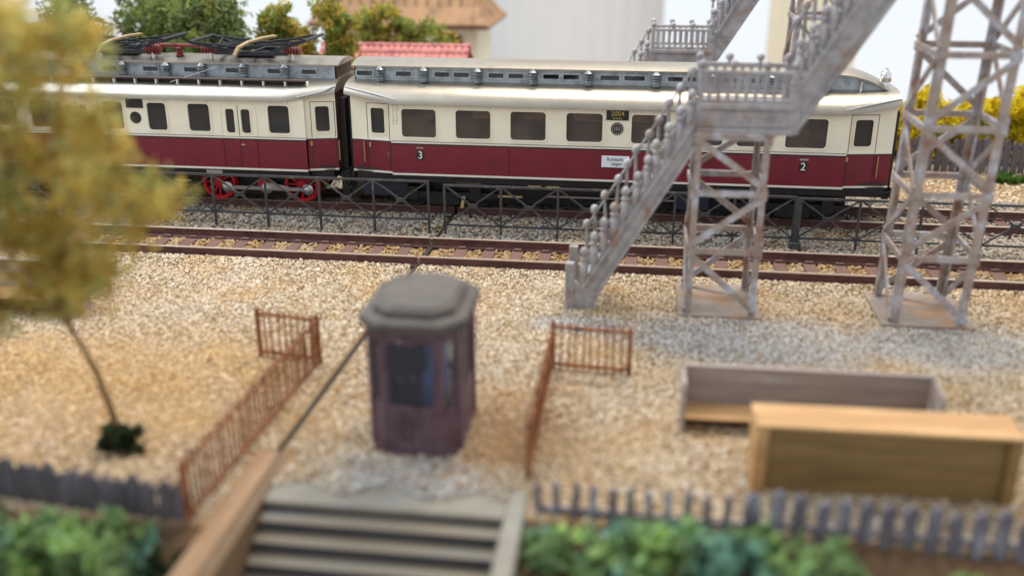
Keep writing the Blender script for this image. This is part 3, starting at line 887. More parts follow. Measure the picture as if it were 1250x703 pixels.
def wheelset(root, x, r, m, spokes, y_in=.03, name='wheel'):
    """two wheels on an axle; spoked disc"""
    for s, y in ((-1, TRAIN[0]), (1, TRAIN[1])):
        w = MB()
        zc = .21 + r
        pr = []
        n = 28
        for rr0, rr1, ya, yb in ((r - .09, r, -.06, .06), (r - .02, r + .035, .06 * -s, .085 * -s)):
            vs, fs = [], []
            for k_ in range(n):
                t = 2 * math.pi * k_ / n
                for rr, yy in ((rr0, ya), (rr1, ya), (rr1, yb), (rr0, yb)):
                    vs.append((x + rr * math.cos(t), y + yy, zc + rr * math.sin(t)))
            for k_ in range(n):
                k2 = (k_ + 1) % n
                for q in range(4):
                    q2 = (q + 1) % 4
                    fs.append((k_ * 4 + q, k2 * 4 + q, k2 * 4 + q2, k_ * 4 + q2))
            w.add(vs, fs)
        tyre = w.build(name, m, root, True, 30)
        w = MB()
        if spokes:
            for k_ in range(spokes):
                t = 2 * math.pi * k_ / spokes
                w.bar((x, y, zc), (x + (r - .07) * math.cos(t), y, zc + (r - .07) * math.sin(t)), .05, .055, (0, 1, 0))
        else:
            w.lathe([(r - .08, -.02), (r - .08, .02)], (x, y, zc), 'y', 24)
        w.lathe([(.13, -.07), (.13, .07)], (x, y, zc), 'y', 14)
        w.build('wheel_centre', m, tyre)
    MB().tube([(x, TRAIN[0], .21 + r), (x, TRAIN[1], .21 + r)], .06, 8).build('axle', 'underframe', root)

# ---- right car: coach
coach = empty('passenger_coach', (-.64, YC, 0), 'maroon and cream coach with silver roof and plate 2004, behind the bridge stairs', 'coach')
W = .955
cwins = [(-6.33, -5.38), (-4.85, -3.90), (-3.37, -2.42), (-1.88, -.92), (-.17, .79), (1.31, 2.27), (2.33 + .25, 3.45), (3.78, 4.82)]
cwins = [(-6.33, -5.38), (-4.85, -3.90), (-3.37, -2.42), (-1.88, -.92), (-.17, .79), (1.25, 2.2), (2.55, 3.45), (3.78, 4.82)]
cv_ = []
# ventilators and little windows read off along the clerestory (metres)
cvents = [-7.05, -5.83, -4.35, -2.85, -1.37, .42, 1.9, 3.4, 4.8]
ccler = [(-7.72, -7.28), (-6.62, -6.2), (-5.55, -5.14), (-5.02, -4.6), (-4.06, -3.66), (-3.52, -3.12), (-2.58, -2.16), (-2.04, -1.62), (-1.05, -.55), (-.42, .12), (.72, 1.12), (1.24, 1.66), (2.2, 2.6), (2.74, 3.14), (3.7, 4.1), (4.22, 4.62)]
make_car(coach, -7.82, -6.63, 5.35, 6.55, cwins, [('L', -7.24, -6.84), ('R', 5.52, 5.98)], ccler, cvents, [-3.41, 1.9], 1.5)

def put_text(root, s, size, x, z, m, y=YS - .014, name='lettering', parent=None, sx=1.0, bold=0):
    me = text_mesh(s, size, name)
    r = root_loc(root)
    o = link(name, me, m, parent or root, (x - r.x, y - r.y, z - r.z), (R(90), 0, 0), (sx, 1, 1))
    return o
# number plate, eagle roundel, class numerals, destination board
p = MB().cbox(-.83, -.25, YS - .028, YS - .0008, 2.925, 3.195, .006).build('number_plate', 'ink_black', coach)
put_text(coach, '2004', .17, -.54, 3.095, 'ink_gold', YS - .031, parent=p, sx=1.05)
put_text(coach, 'Breslau', .085, -.54, 2.98, 'ink_gold', YS - .031, parent=p)
d = MB().lathe([(.165, 0), (.165, -.012)], (-.54, YS - .001, 2.70), 'y', 28).build('roundel', 'ink_black', coach)
rg = MB()
for rr in (.118,):
    vs, fs = [], []
    for k_ in range(28):
        t = 2 * math.pi * k_ / 28
        for r_, yy in ((rr, 0), (rr + .018, 0), (rr + .018, -.004), (rr, -.004)):
            vs.append((-.54 + r_ * math.cos(t), YS - .014 + yy, 2.70 + r_ * math.sin(t)))
    for k_ in range(28):
        k2 = (k_ + 1) % 28
        for q in range(4): fs.append((k_ * 4 + q, k2 * 4 + q, k2 * 4 + (q + 1) % 4, k_ * 4 + (q + 1) % 4))
    rg.add(vs, fs)
for dx in (-.06, -.022, .022, .06): rg.box(-.54 + dx - .010, -.54 + dx + .010, YS - .018, YS - .0135, 2.64 + abs(dx) * .3, 2.77 - abs(dx) * .4)
rg.build('emblem', 'ink_grey', d)
for x, s in ((-5.84, '3'), (4.30, '2')):
    p = MB().cbox(x - .105, x + .105, YS - .010, YS - .0008, 1.70, 1.96, .003).build('class_plate', 'ink_black', coach)
    put_text(coach, s, .29, x, 1.83, 'ink_white', YS - .013, parent=p, name='class_numeral')
MB().cbox(4.20, 4.42, YS - .006, YS - .0008, 2.00, 2.045, .001).build('class_tag', 'ink_grey', coach)
MB().cbox(-5.95, -5.75, YS - .006, YS - .0008, 2.02, 2.05, .001).build('class_tag', 'ink_grey', coach)
p = MB().cbox(-.92, -.19, YS - .035, YS - .0008, 1.665, 1.975, .006).build('destination_board', 'sign_white', coach)
put_text(coach, 'Ruhbank', .125, -.56, 1.885, 'ink_black', YS - .038, parent=p)
put_text(coach, 'neger', .125, -.52, 1.765, 'ink_black', YS - .038, parent=p)
m_ = MB()
for c in range(2):
    for q in range(9):
        x = -6.58 + c * .10; z = 3.17 - q * .062
        m_.box(x, x + random.uniform(.04, .08), YS - .003, YS - .0008, z, z + .022)
m_.build('stencilled_notes', 'ink_grey', coach)
put_text(coach, 'Bauart 35 14', .075, 1.55, 1.20, 'ink_grey', YS + .046, name='frame_lettering')
# bell and whistle on the outer roof end
b_ = MB().lathe([(.02, 0), (.035, .02), (.03, .12), (.07, .16), (.05, .19), (.03, .22), (.03, .42)], (6.28, YC - .55, 3.56), 'z', 14).build('bell_stand', 'chrome', coach, True)
MB().lathe([(.13, .36), (.145, .38), (.135, .5), (.12, .6), (.07, .64), (.04, .66), (.04, .70), (.01, .71)], (6.28, YC - .55, 3.56), 'z', 18).build('bell', 'chrome', b_, True, 50)
MB().lathe([(.10, 0), (.09, .05), (.04, .08), (.035, .14), (.06, .15), (.06, .17), (.035, .18), (.035, .22), (.06, .23), (.06, .25), (.035, .26), (.05, .34)], (5.66, YC - .72, 3.62), 'z', 14).build('whistle', 'chrome', coach, True)
# running gear
for x in (-6.2, -4.4, 3.3, 5.1): wheelset(coach, x, .46, 'underframe', 0)
for xc in (-5.3, 4.2):
    for y in (YC - 1.02, YC + 1.02):
        m_ = MB()
        m_.box(xc - 1.5, xc + 1.5, y - .05, y + .05, .55, .72)
        for dx in (-.9, .9): m_.box(xc + dx - .16, xc + dx + .16, y - .09, y + .09, .5, .86)
        m_.box(xc - .45, xc + .45, y - .07, y + .07, .36, .62)
        m_.build('bogie_frame', 'underframe', coach)
MB().cbox(-7.6, -6.3, YC - 1.06, YC - .9, .55, .95, .02).build('equipment_box', 'under_blue', coach)
MB().cbox(1.1, 2.0, YC - 1.1, YC - .8, .45, .98, .02).build('equipment_box', 'under_blue', coach)
for xx in (-4.75, -4.4, -2.75, -2.25, .3, .7):
    MB().cbox(xx - .16, xx + .2, YS + .12, YS + .2, .985 + (.06 if xx < -4 else 0), 1.075, .01).build('label_holder', 'buff', coach)
MB().bar((-4.75, YC - .95, .62), (-3.1, YC - .95, .62), .05, .05).build('brake_rod', 'buff', coach)
MB().bar((-2.4, YC - .95, .66), (2.0, YC - .95, .66), .04, .04).build('brake_rod', 'steel', coach)
MB().tube([(-4.78, YC - 1.1, .30), (-4.72, YC - 1.12, .62)], .05, 8).build('sand_pipe', 'buff', coach)

# ---- left car: electric power car
power = empty('electric_power_car', (-13.9, YC, 0), 'maroon and cream power car with roof pantographs and red wheels, left behind the tree', 'power car')
pw = [(-18.3, -17.5), (-17.05, -16.35), (-14.86, -14.27), (-13.56, -13.00), (-12.37, -11.74), (-10.07, -9.46)]
pdoors = [(-16.02, -15.78), (-15.58, -15.34), (-11.29, -11.03), (-10.85, -10.58)]
pcler = [(-19 + i * 1.22 + dx, -19 + i * 1.22 + dx + .44) for i in range(9) for dx in (.2,) if i not in ()] + [(-8.72, -8.3), (-9.28, -8.88)]
pcler = sorted(pcler)
pcler = [c for i, c in enumerate(pcler) if i == 0 or c[0] > pcler[i - 1][1] + .06]
make_car(power, -19.9, -18.8, -9.04, -8.25, pw, [('L', -19.6, -19.2), ('R', -8.80, -8.42)], pcler, [-18.2, -16.9, -15.75, -14.5, -13.2, -12.15, -10.95, -9.75], [-16.2, -15.2, -11.42, -10.94, -10.44], 0, doors=pdoors, pane='pane_dark', inner=False)
MB().box(-18.5, -9.3, YC - .6, YC + .9, 1.4, 3.2).build('machine_housing', 'interior_dark', power)
m_ = MB()
for i in range(7): m_.box(-9.86 + i * .062, -9.835 + i * .062, YS + .12, YS + .14, 2.3, 3.0)
m_.build('window_grille', 'grille_violet', power)
m_ = MB()
for i in range(4): m_.box(-12.3 + i * .16, -12.26 + i * .16, YS + .12, YS + .14, 2.3, 3.0)
m_.box(-12.38, -11.7, YS + .12, YS + .14, 2.62, 2.66); m_.build('window_grille', 'grille_violet', power)
# double-door mouldings
for xa, xb in ((-16.16, -15.2), (-11.42, -10.44)):
    m_ = MB(); ring(m_, rounded(xa - .035, xb + .035, 2.215, 3.115, .10), rounded(xa, xb, 2.22, 3.08, .08), YS - .02, YS - .0006, ident)
    m_.build('door_surround', 'cream', power)
    MB().box((xa + xb) / 2 - .008, (xa + xb) / 2 + .008, YS - .006, YS - .0005, 2.22, 3.08).build('door_joint', 'trim_black', power)
    MB().cbox((xa + xb) / 2 + .03, (xa + xb) / 2 + .15, YS - .05, YS - .001, 1.97, 2.0, .005).build('door_handle', 'brass', power)
p = MB().cbox(-14.15, -13.66, YS - .028, YS - .0008, 2.93, 3.20, .006).build('number_plate', 'ink_black', power)
d = MB().lathe([(.165, 0), (.165, -.012)], (-13.92, YS - .001, 2.66), 'y', 28).build('roundel', 'ink_black', power)
MB().cbox(-12.02, -11.55, YS + .0, YS + .048, 1.14, 1.23, .003).build('builder_plate', 'ink_grey', power)
# cable duct along the roof
MB().cbox(-18.4, -9.05, YC - 1.19, YC - .99, 3.70, 3.74, .006).build('roof_walkway', 'walkway_brown', power)
m_ = MB(); x = -18.3
bm_ = MB().box(-.02, .02, -.06, .05, -.14, .0).mesh('walkway_bracket')
while x < -9.0:
    place('walkway_bracket', bm_, 'trim_white', power, (x, YC - 1.11, 3.70)); x += .62
MB().box(-18.4, -9.05, YC - 1.0, YC - .97, 3.60, 3.70).build('walkway_back', 'trim_black', power)
MB().tube([(-12.9, YC - 1.2, 3.62), (-11.6, YC - .9, 4.02)], .012, 6).build('roof_cable', 'steel', power)

def ribbed(c, n=6, r=.15, L=.5, axis='x'):
    pr = []
    for i in range(n):
        a = -L / 2 + L * i / n; w = L / n
        pr += [(r * .62, a), (r, a + w * .25), (r, a + w * .6), (r * .62, a + w * .85)]
    return MB().lathe(pr, c, axis, 14)

def pantograph(xc, span, up, label_sub):
    z0 = 4.21
    p = MB()
    for y in (YC - .55, YC + .55):
        p.bar((xc - span * .32, y, z0 + .14), (xc + span * .32, y, z0 + .14), .09, .09)
    for dx in (-.3, 0, .3): p.bar((xc + dx * span, YC - .55, z0 + .14), (xc + dx * span, YC + .55, z0 + .14), .08, .08)
    p.cbox(xc - .55, xc + .55, YC - .35, YC + .35, z0 + .02, z0 + .10, .02)
    base = p.build('pantograph_base', 'panto_black', power)
    p = MB()
    for y, k_ in ((YC - .78, 1), (YC + .78, 1)):
        # folded lower arms rise to the outer knuckles
        p.bar((xc - span * .12, y * .5 + YC * .5, z0 + .12), (xc - span * .5, y, z0 + .43 * up), .07, .09)
        p.bar((xc + span * .12, y * .5 + YC * .5, z0 + .12), (xc + span * .5, y, z0 + .50 * up), .07, .09)
        # upper arms folded back across
        p.bar((xc - span * .5, y, z0 + .43 * up), (xc + span * .04, y * .7 + YC * .3, z0 + .27), .04, .05)
        p.bar((xc + span * .5, y, z0 + .50 * up), (xc - span * .02, y * .7 + YC * .3, z0 + .30), .04, .05)
    for s, zz in ((-1, .43 * up), (1, .50 * up)):
        p.tube([(xc + s * span * .5, YC - .8, z0 + zz), (xc + s * span * .5, YC + .8, z0 + zz)], .045, 8)
    for i in range(9):
        a = xc + random.uniform(-.32, .32) * span
        p.bar((a, YC - .7, z0 + random.uniform(.2, .34)), (a + random.uniform(-.5, .5), YC + .7, z0 + random.uniform(.22, .42)), .03, .035)
    p.bar((xc - span * .34, YC - .5, z0 + .3), (xc + span * .36, YC + .4, z0 + .44), .04, .05)
    p.bar((xc - span * .3, YC + .5, z0 + .42), (xc + span * .3, YC - .3, z0 + .36), .04, .05)
    p.build('pantograph_arms', 'panto_black', power)
    # contact shoe: a bowed strip lying across the folded frame
    p = MB()
    pts = [(xc - .32, YC - .95, z0 + .12), (xc - .22, YC - .85, z0 + .33), (xc - .02, YC - .6, z0 + .45), (xc + .25, YC - .2, z0 + .52), (xc + .48, YC + .15, z0 + .54)]
    for a, b in zip(pts, pts[1:]): p.bar(a, b, .20, .05)
    p.build('contact_shoe', 'panto_bronze', power)
    for dx, dy in ((-.36, -.5), (.36, -.5)):
        i_ = ribbed((xc + dx * span, YC + dy, z0 + .22), 6, .12, .5).build('insulator', 'insulator_red', power, True, 35)
        MB().box(xc + dx * span - .04, xc + dx * span + .04, YC + dy - .04, YC + dy + .04, z0 - .06, z0 + .16).build('insulator_foot', 'steel', i_)
pantograph(-10.75, 3.3, 1.05, '')
pantograph(-14.75, 3.1, 1.0, '')
MB().tube([(-13.6, YC - .3, 4.50), (-12.2, YC - .3, 4.50)], .055, 8).build('roof_busbar', 'insulator_red', power)
ribbed((-12.95, YC - .3, 4.34), 3, .12, .28, 'z').build('busbar_insulator', 'insulator_red', power, True, 35)
ribbed((-13.65, YC - .45, 4.42), 4, .17, .4).build('busbar_insulator', 'insulator_red', power, True, 35)

# brake hoses between the cars, and dark blocks added to darken the gap
MB().cbox(-8.24, -7.98, YC - 1.0, YC + 1.0, .42, 1.22, .03).build('coupling_shade_block', 'underframe', power)
MB().cbox(-7.97, -7.80, YC - 1.0, YC + 1.0, .42, 1.22, .03).build('coupling_shade_block', 'underframe', coach)
for dy in (-.9, -.6): MB().tube([(-8.22, YC + dy - .12, 1.15), (-8.12, YC + dy - .14, .8), (-8.02, YC + dy - .14, .72), (-7.92, YC + dy - .14, .8), (-7.84, YC + dy - .12, 1.15)], .035, 8).build('brake_hose', 'trim_black', power, True)
# wheels and rods
for x in (-16.9, -11.98, -9.5): wheelset(power, x, .50, 'wheel_red', 12)
for x in (-18.6, -14.6): wheelset(power, x, .46, 'underframe', 0)
YR = TRAIN[0] - .16
rod = MB().bar((-11.75, YR, .60), (-9.25, YR, .60), .05, .10).build('coupling_rod', 'steel', power)
for x in (-11.68, -10.5, -9.28):
    MB().lathe([(.15, .06), (.16, -.02), (.10, -.05), (.10, -.10), (.05, -.12)], (x, YR, .60), 'y', 14).build('crank_boss', 'steel', rod, True, 40)
MB().lathe([(.20, .14), (.20, .05)], (-10.6, YR, .66), 'y', 18).build('jackshaft', 'wheel_red', power)
MB().bar((-10.5, YR - .02, .72), (-9.85, YR - .02, .62), .04, .13).build('connecting_rod', 'steel', power)
for y in (YC - .55, YC + .55): MB().box(-12.7, -8.9, y - .04, y + .04, .55, 1.0).build('bogie_frame', 'underframe', power)
for xx in (-13.8, -15.6): MB().cbox(xx - .6, xx + .6, YC - 1.0, YC - .6, .4, .95, .03).build('equipment_box', 'underframe', power)
MB().box(-13.3, -12.75, YC - .98, YC - .93, .75, .79).build('step_board', 'buff', power)

def copy_tree(o, parent=None):
    c = o.copy(); COL.objects.link(c); c.parent = parent
    for ch in list(o.children): copy_tree(ch, c)
    return c

# ================================================================== LATTICE FENCE BETWEEN THE TRACKS
def lattice_fence(xs, zt, zb, label, thick_first=False):
    y = 24.3
    root = empty('lattice_fence', ((xs[0] + xs[-1]) / 2, y, 0), label, 'fence', 'lattice fences between the tracks')
    m = 'lattice_black'
    MB().bar((xs[0] - .03, y, zt), (xs[-1] + .03, y, zt), .06, .055).build('top_rail', m, root)
    MB().bar((xs[0], y, zb), (xs[-1], y, zb), .045, .045).build('bottom_rail', m, root)
    for i, x in enumerate(xs):
        w = .15 if (thick_first and i == 0) else .06
        post = MB().box(x - w / 2, x + w / 2, y - w / 2 + .004, y + w / 2 - .004, -.15, zt - .028)
        if w > .1: post.cbox(x - .14, x + .14, y - .14, y + .14, -.1, .22, .03)
        post.build('post', m, root)
    for a, b in zip(xs, xs[1:]):
        c = (a + b) / 2; zc = (zt + zb) / 2
        for (p, q) in (((a + .03, zb + .02), (b - .03, zt - .02)), ((a + .03, zt - .02), (b - .03, zb + .02))):
            MB().bar((p[0], y, p[1]), (q[0], y, q[1]), .03 if p[1] < q[1] else .034, .04, (0, 0, 1)).build('diagonal', m, root)
        pl = [(c + .12 * sx * k1, zc + .09 * sz * k2) for sx, sz, k1, k2 in ((-1, -1, 1.3, .7), (0, -1, 0, .55), (1, -1, 1.3, .7), (1, 0, .9, 0), (1, 1, 1.3, .7), (0, 1, 0, .55), (-1, 1, 1.3, .7), (-1, 0, .9, 0))]
        MB().prism(pl, y - .03, y + .03).build('centre_plate', m, root)
lattice_fence([-5.37 - 1.48 * i for i in range(9)][::-1], 1.45, .42, 'thin black lattice fence in front of the red-wheeled power car')
lattice_fence([-4.94 + 1.49 * i for i in range(7)], 1.37, .30, 'thin black lattice fence below the coach, running behind the bridge stairs')
lattice_fence([4.08 + 1.49 * i for i in range(9)], 1.34, .30, 'thin black lattice fence behind the tall bridge tower at the right', True)

# ================================================================== FOOTBRIDGE
BY0, BY1 = 19.6, 20.8
SL = 1.66
def flight(root, name, poly, pts_z, xa, xb, edge, n, m, tread_n):
    """poly: stringer outline in xz; edge(x) -> z of its upper edge; balusters from xa to xb"""
    fl = MB().prism(poly, BY0, BY0 + .09).build(name, m, root)
    MB().prism(poly, BY1 - .09, BY1).build('stringer', m, fl)
    # raised lips along the stringer face
    for k in (0, 1):
        (x0, z0), (x1, z1) = pts_z[k]
        MB().bar((x0, BY0 - .03, z0), (x1, BY0 - .03, z1), .058, .07, (0, 0, 1)).build('stringer_lip', m, fl)
    for i in range(tread_n):
        t = (i + .5) / tread_n
        x = xa + (xb - xa) * t; z = edge(x) - .06
        MB().cbox(x - .05, x + .22, BY0 + .092, BY1 - .092, z - .05, z, .01).build('tread', m, fl)
    dx = (xb - xa) / (n - 1)
    urn = MB().lathe([(.07, 0), (.075, .05), (.055, .10), (.085, .22), (.095, .36), (.075, .50), (.05, .56), (.085, .60), (.085, .63), (.04, .66), (.085, .72), (.09, .78), (.06, .84), (.02, .87)], (0, 0, 0), 'z', 9).mesh('baluster', True, 50)
    thin = MB().lathe([(.05, 0), (.045, .5), (.035, .9), (.035, .98), (.085, 1.03), (.095, 1.09), (.07, 1.16), (.02, 1.19)], (0, 0, 0), 'z', 8).mesh('baluster', True, 50)
    near_line, far_line = [], []
    for i in range(n):
        x = xa + dx * i
        place('baluster', urn, m, fl, (x, BY0 + .06, edge(x) - .03 + random.uniform(-.015, .015)), (random.uniform(-.03, .03), random.uniform(-.05, .05), random.random()))
        place('baluster', thin, m, fl, (x, BY1 - .05, edge(x) - .05 + random.uniform(-.02, .02)), (random.uniform(-.04, .04), random.uniform(-.06, .06), random.random()))
        near_line.append((x, BY0 + .06, edge(x) + .60)); far_line.append((x, BY1 - .05, edge(x) + 1.0))
    MB().tube(near_line, .026, 6).build('handrail', m, fl)
    MB().tube(far_line, .026, 6).build('handrail', m, fl)
    return fl

def lattice_tower(root, part, x0, x1, y0, y1, levels, m, w=.13, lean=0.0):
    """four angle-section legs with horizontals and alternating diagonals on every face"""
    zt = levels[-1]
    P = lambda x, y, z: (x + lean * z, y, z)
    tw = MB()
    def leg(x, y, sx, sy):
        b = MB()
        t = .045
        a0, a1 = P(x, y, 0), P(x, y, zt)
        for z0, z1, aa, bb in ((0, zt, a0, a1),):
            for (ex, ey) in ((w, t), (t, w)):
                xs_ = sorted((0, sx * ex)); ys_ = sorted((0, sy * ey))
                vs = []
                for c in (aa, bb):
                    for dx, dy in ((xs_[0], ys_[0]), (xs_[1], ys_[0]), (xs_[1], ys_[1]), (xs_[0], ys_[1])): vs.append((c[0] + dx, c[1] + dy, c[2]))
                b.add(vs, [(0, 3, 2, 1), (4, 5, 6, 7), (0, 1, 5, 4), (1, 2, 6, 5), (2, 3, 7, 6), (3, 0, 4, 7)])
        return b
    holder = part
    for x, y, sx, sy in ((x0, y0, 1, 1), (x1, y0, -1, 1), (x0, y1, 1, -1), (x1, y1, -1, -1)):
        leg(x, y, sx, sy).build('leg', m, holder)
    k = 0
    for z in levels[1:]:
        for (p, q) in (((x0, y0), (x1, y0)), ((x0, y1), (x1, y1)), ((x0, y0), (x0, y1)), ((x1, y0), (x1, y1))):
            off = -.02 if p[1] == y0 and q[1] == y0 else (.02 if p[1] == y1 and q[1] == y1 else 0)
            offx = 0 if off else (-.02 if p[0] == x0 else .02)
            a = P(p[0] + offx, p[1] + off, z - .05); b = P(q[0] + offx, q[1] + off, z - .05)
            MB().bar(a, b, .05, .13).build('cross_bar', m, holder)
    for i, (za, zb) in enumerate(zip(levels, levels[1:])):
        za, zb = za + .06, zb - .1
        up = i % 2
        for (p, q, fx, fy, fl_) in (((x0, y0), (x1, y0), 0, -.012, up), ((x1, y1), (x0, y1), 0, .012, up), ((x0, y1), (x0, y0), -.012, 0, up), ((x1, y0), (x1, y1), .012, 0, up)):
            a, b = (za, zb) if fl_ else (zb, za)
            MB().bar(P(p[0] + fx, p[1] + fy, a), P(q[0] + fx, q[1] + fy, b), .045, .13).build('diagonal_brace', m, holder)

def e_lo(x): return .44 + (x + 1.07) * SL
def e_up(x): return 4.75 + (x - 2.95) * 1.75
stair = empty('bridge_staircase', (.8, 20.2, 0), 'grey weathered footbridge staircase with ball-topped railings, in front of the coach', 'staircase', 'footbridge staircases')
lower = [(-1.38, 0), (-.76, 0), (-.70, .30), (1.30, 3.80), (1.30, 4.42), (1.18, 4.42), (-1.07, .52), (-1.16, .62), (-1.38, .62)]
flight(stair, 'lower_flight', lower, [((-.72, .38), (1.26, 3.82)), ((-1.02, .50), (1.12, 4.12))], -1.0, 1.02, e_lo, 11, 'bridge_grey', 11)
MB().cbox(-1.40, -1.2, BY0 - .04, BY0 + .12, 0, 1.05, .02).build('newel_post', 'bridge_grey', stair)
MB().cbox(-1.40, -1.2, BY1 - .12, BY1 + .04, 0, 1.05, .02).build('newel_post', 'bridge_grey', stair)
# landing
ld = MB().cbox(1.20, 3.02, BY0 + .02, BY1 - .02, 4.0, 4.46, .015).build('landing', 'bridge_grey', stair)
MB().cbox(1.16, 3.06, BY0 - .06, BY0 + .018, 4.38, 4.50, .015).build('deck_edge', 'bridge_grey', ld)
MB().cbox(1.16, 3.06, BY0 - .06, BY0 + .018, 3.90, 4.02, .015).build('deck_edge', 'bridge_grey', ld)
MB().cbox(1.30, 2.95, BY0 - .012, BY0 + .018, 4.03, 4.37, .01).build('fascia', 'bridge_grey', ld)
for yy in (BY0, BY1 - .07):
    MB().cbox(1.22, 2.96, yy, yy + .07, 5.05, 5.14, .015).build('landing_handrail', 'bridge_grey', ld)
    MB().cbox(1.22, 2.96, yy + .005, yy + .065, 4.50, 4.58, .015).build('landing_kick_rail', 'bridge_grey', ld)
    bm = MB().cbox(-.035, .035, -.028, .028, 0, .50, .008).mesh('landing_slat')
    for i in range(9):
        place('landing_slat', bm, 'bridge_grey', ld, (1.36 + .178 * i, yy + .035, 4.565))
    for x in (1.20, 1.80, 2.42, 2.98):
        b = MB().cbox(x - .05, x + .05, yy - .012, yy + .082, 4.44, 5.17, .012) if x in (1.20, 2.98) else MB().cbox(x - .03, x + .03, yy + .005, yy + .065, 5.12, 5.18, .01)
        b.sphere((x, yy + .035, 5.25), .085, 10, 6)
        b.build('landing_post', 'bridge_grey', ld, True, 40)
MB().cbox(2.90, 3.14, BY0 - .03, BY0 + .1, 3.92, 4.95, .02).build('newel_post', 'bridge_grey', stair)
upper = [(2.96, 3.92), (3.10, 3.92), (5.22, 7.42), (5.22, 7.7), (4.62, 7.7), (2.96, 4.75)]
flight(stair, 'upper_flight', upper, [((3.06, 4.0), (5.1, 7.36)), ((3.0, 4.75), (4.66, 7.6))], 3.05, 4.62, e_up, 10, 'bridge_grey', 9)
tr = MB().cbox(1.02, 2.76, 19.42, 21.36, -.02, .065, .015).build('trestle_base', 'plate_rust', stair)
lattice_tower(stair, tr, 1.16, 2.62, 19.56, 21.2, [.06, 1.50, 2.74, 3.90], 'bridge_rust', .13)
MB().cbox(1.10, 2.72, 19.5, 21.26, 3.86, 3.895, .01).build('trestle_cap', 'bridge_rust', tr)

tower = empty('bridge_tower', (6.1, 20.4, 0), 'tall rusty grey lattice tower of the footbridge standing at the right, by the tracks', 'tower', 'footbridge towers')
tb = MB().cbox(5.18, 7.06, 19.42, 21.36, -.02, .065, .015).build('tower_base', 'plate_rust', tower)
lattice_tower(tower, tb, 5.38, 6.86, 19.58, 21.2, [.06, 1.52, 2.84, 4.16, 5.56, 7.0, 7.7], 'bridge_rust', .17, .028)

for src, lab in ((stair, 'grey footbridge staircase on the far side, its landing above the coach roof'), (tower, 'dark lattice tower rising behind the coach roof beside the far stairs')):
    c = copy_tree(src)
    c.location = (src.location.x - .85, src.location.y + 12.4, -.55)
    c['label'] = lab

# ================================================================== THE BOOTH
def octa(x0, x1, y0, y1, c): return [(x0 + c, y0), (x1 - c, y0), (x1, y0 + c), (x1, y1 - c), (x1 - c, y1), (x0 + c, y1), (x0, y1 - c), (x0, y0 + c)]
hut = empty('ticket_booth', (-3.27, 14.05, 0), 'purple-brown eight-sided booth with windows and flat grey stepped roof', 'booth')
H0 = (-3.97, -2.57, 13.17, 14.95)
pl = octa(*H0, .26)
MB().prism_z(octa(H0[0] - .04, H0[1] + .04, H0[2] - .04, H0[3] + .04, .27), -.02, .09).build('plinth', 'hut_purple', hut)
for i in range(8):
    a = Vector((*pl[i], 0)); b = Vector((*pl[(i + 1) % 8], 0)); d = (b - a).normalized(); nrm = Vector((d.y, -d.x, 0))
    L_ = (b - a).length
    def fn(x, y, z, a=a, d=d, nrm=nrm): q = a + d * x - nrm * y; return (q.x, q.y, z)
    mb = MB(); fbox(mb, fn, .0, L_, 0, .05, .09, .80); pan = mb.build('wall_panel', 'hut_purple', hut)
    for j in range(max(2, int(L_ / .14))):
        k = max(2, int(L_ / .14)); mb = MB(); fbox(mb, fn, L_ * j / k + .012, L_ * (j + 1) / k - .012, -.014, -.0005, .14, .72); mb.build('board', 'hut_purple', pan)
    mb = MB(); wall_openings(mb, 0, L_, .80, 2.08, 0, .05, [(.085, L_ - .085, .86, 1.92)], fn, .03); fr = mb.build('window_frame', 'hut_purple', hut)
    mb = MB(); fbox(mb, fn, .08, L_ - .08, .02, .03, .85, 1.93); mb.build('pane', 'pane_hut', fr)
    if L_ > .6 and i not in (0,):
        mb = MB(); fbox(mb, fn, L_ / 2 - .02, L_ / 2 + .02, -.004, .018, .86, 1.92); mb.build('glazing_bar', 'hut_purple', fr)
    MB().tube([(a.x, a.y, .09), (a.x, a.y, 2.08)], .05, 8).build('corner_post', 'hut_purple', hut)
MB().prism_z(octa(H0[0] - .02, H0[1] + .02, H0[2] - .02, H0[3] + .02, .27), 2.08, 2.14).build('cornice', 'hut_purple', hut)
MB().prism_z(octa(H0[0] - .13, H0[1] + .13, H0[2] - .13, H0[3] + .13, .34), 2.14, 2.27).prism_z(octa(H0[0] - .13, H0[1] + .13, H0[2] - .13, H0[3] + .13, .34), 2.271, 2.31, octa(H0[0] - .06, H0[1] + .06, H0[2] - .06, H0[3] + .06, .32)).build('roof_eave', 'hut_roof', hut)
MB().prism_z(octa(H0[0] + .06, H0[1] - .06, H0[2] + .06, H0[3] - .06, .28), 2.305, 2.40).prism_z(octa(H0[0] + .06, H0[1] - .06, H0[2] + .06, H0[3] - .06, .28), 2.401, 2.47, octa(H0[0] + .16, H0[1] - .16, H0[2] + .16, H0[3] - .16, .25)).build('roof_top', 'hut_roof', hut)
MB().box(H0[0] + .1, H0[1] - .1, H0[2] + .1, H0[3] - .1, .06, .12).build('booth_floor', 'wood_inner', hut)
MB().box(-3.28, -2.86, 14.0, 14.05, .12, 2.0).build('light_panel', 'hut_blue_light', hut)  # added panel, the blue light behind the front pane painted as its colour
MB().box(-3.7, -3.28, 14.5, 14.55, .12, 2.0).build('light_panel', 'interior_pale', hut)  # added pale panel that brightens the view through the pane
MB().cbox(-4.09, -4.00, 13.75, 13.85, .88, .98, .02).build('wall_lamp', 'hut_roof', hut)

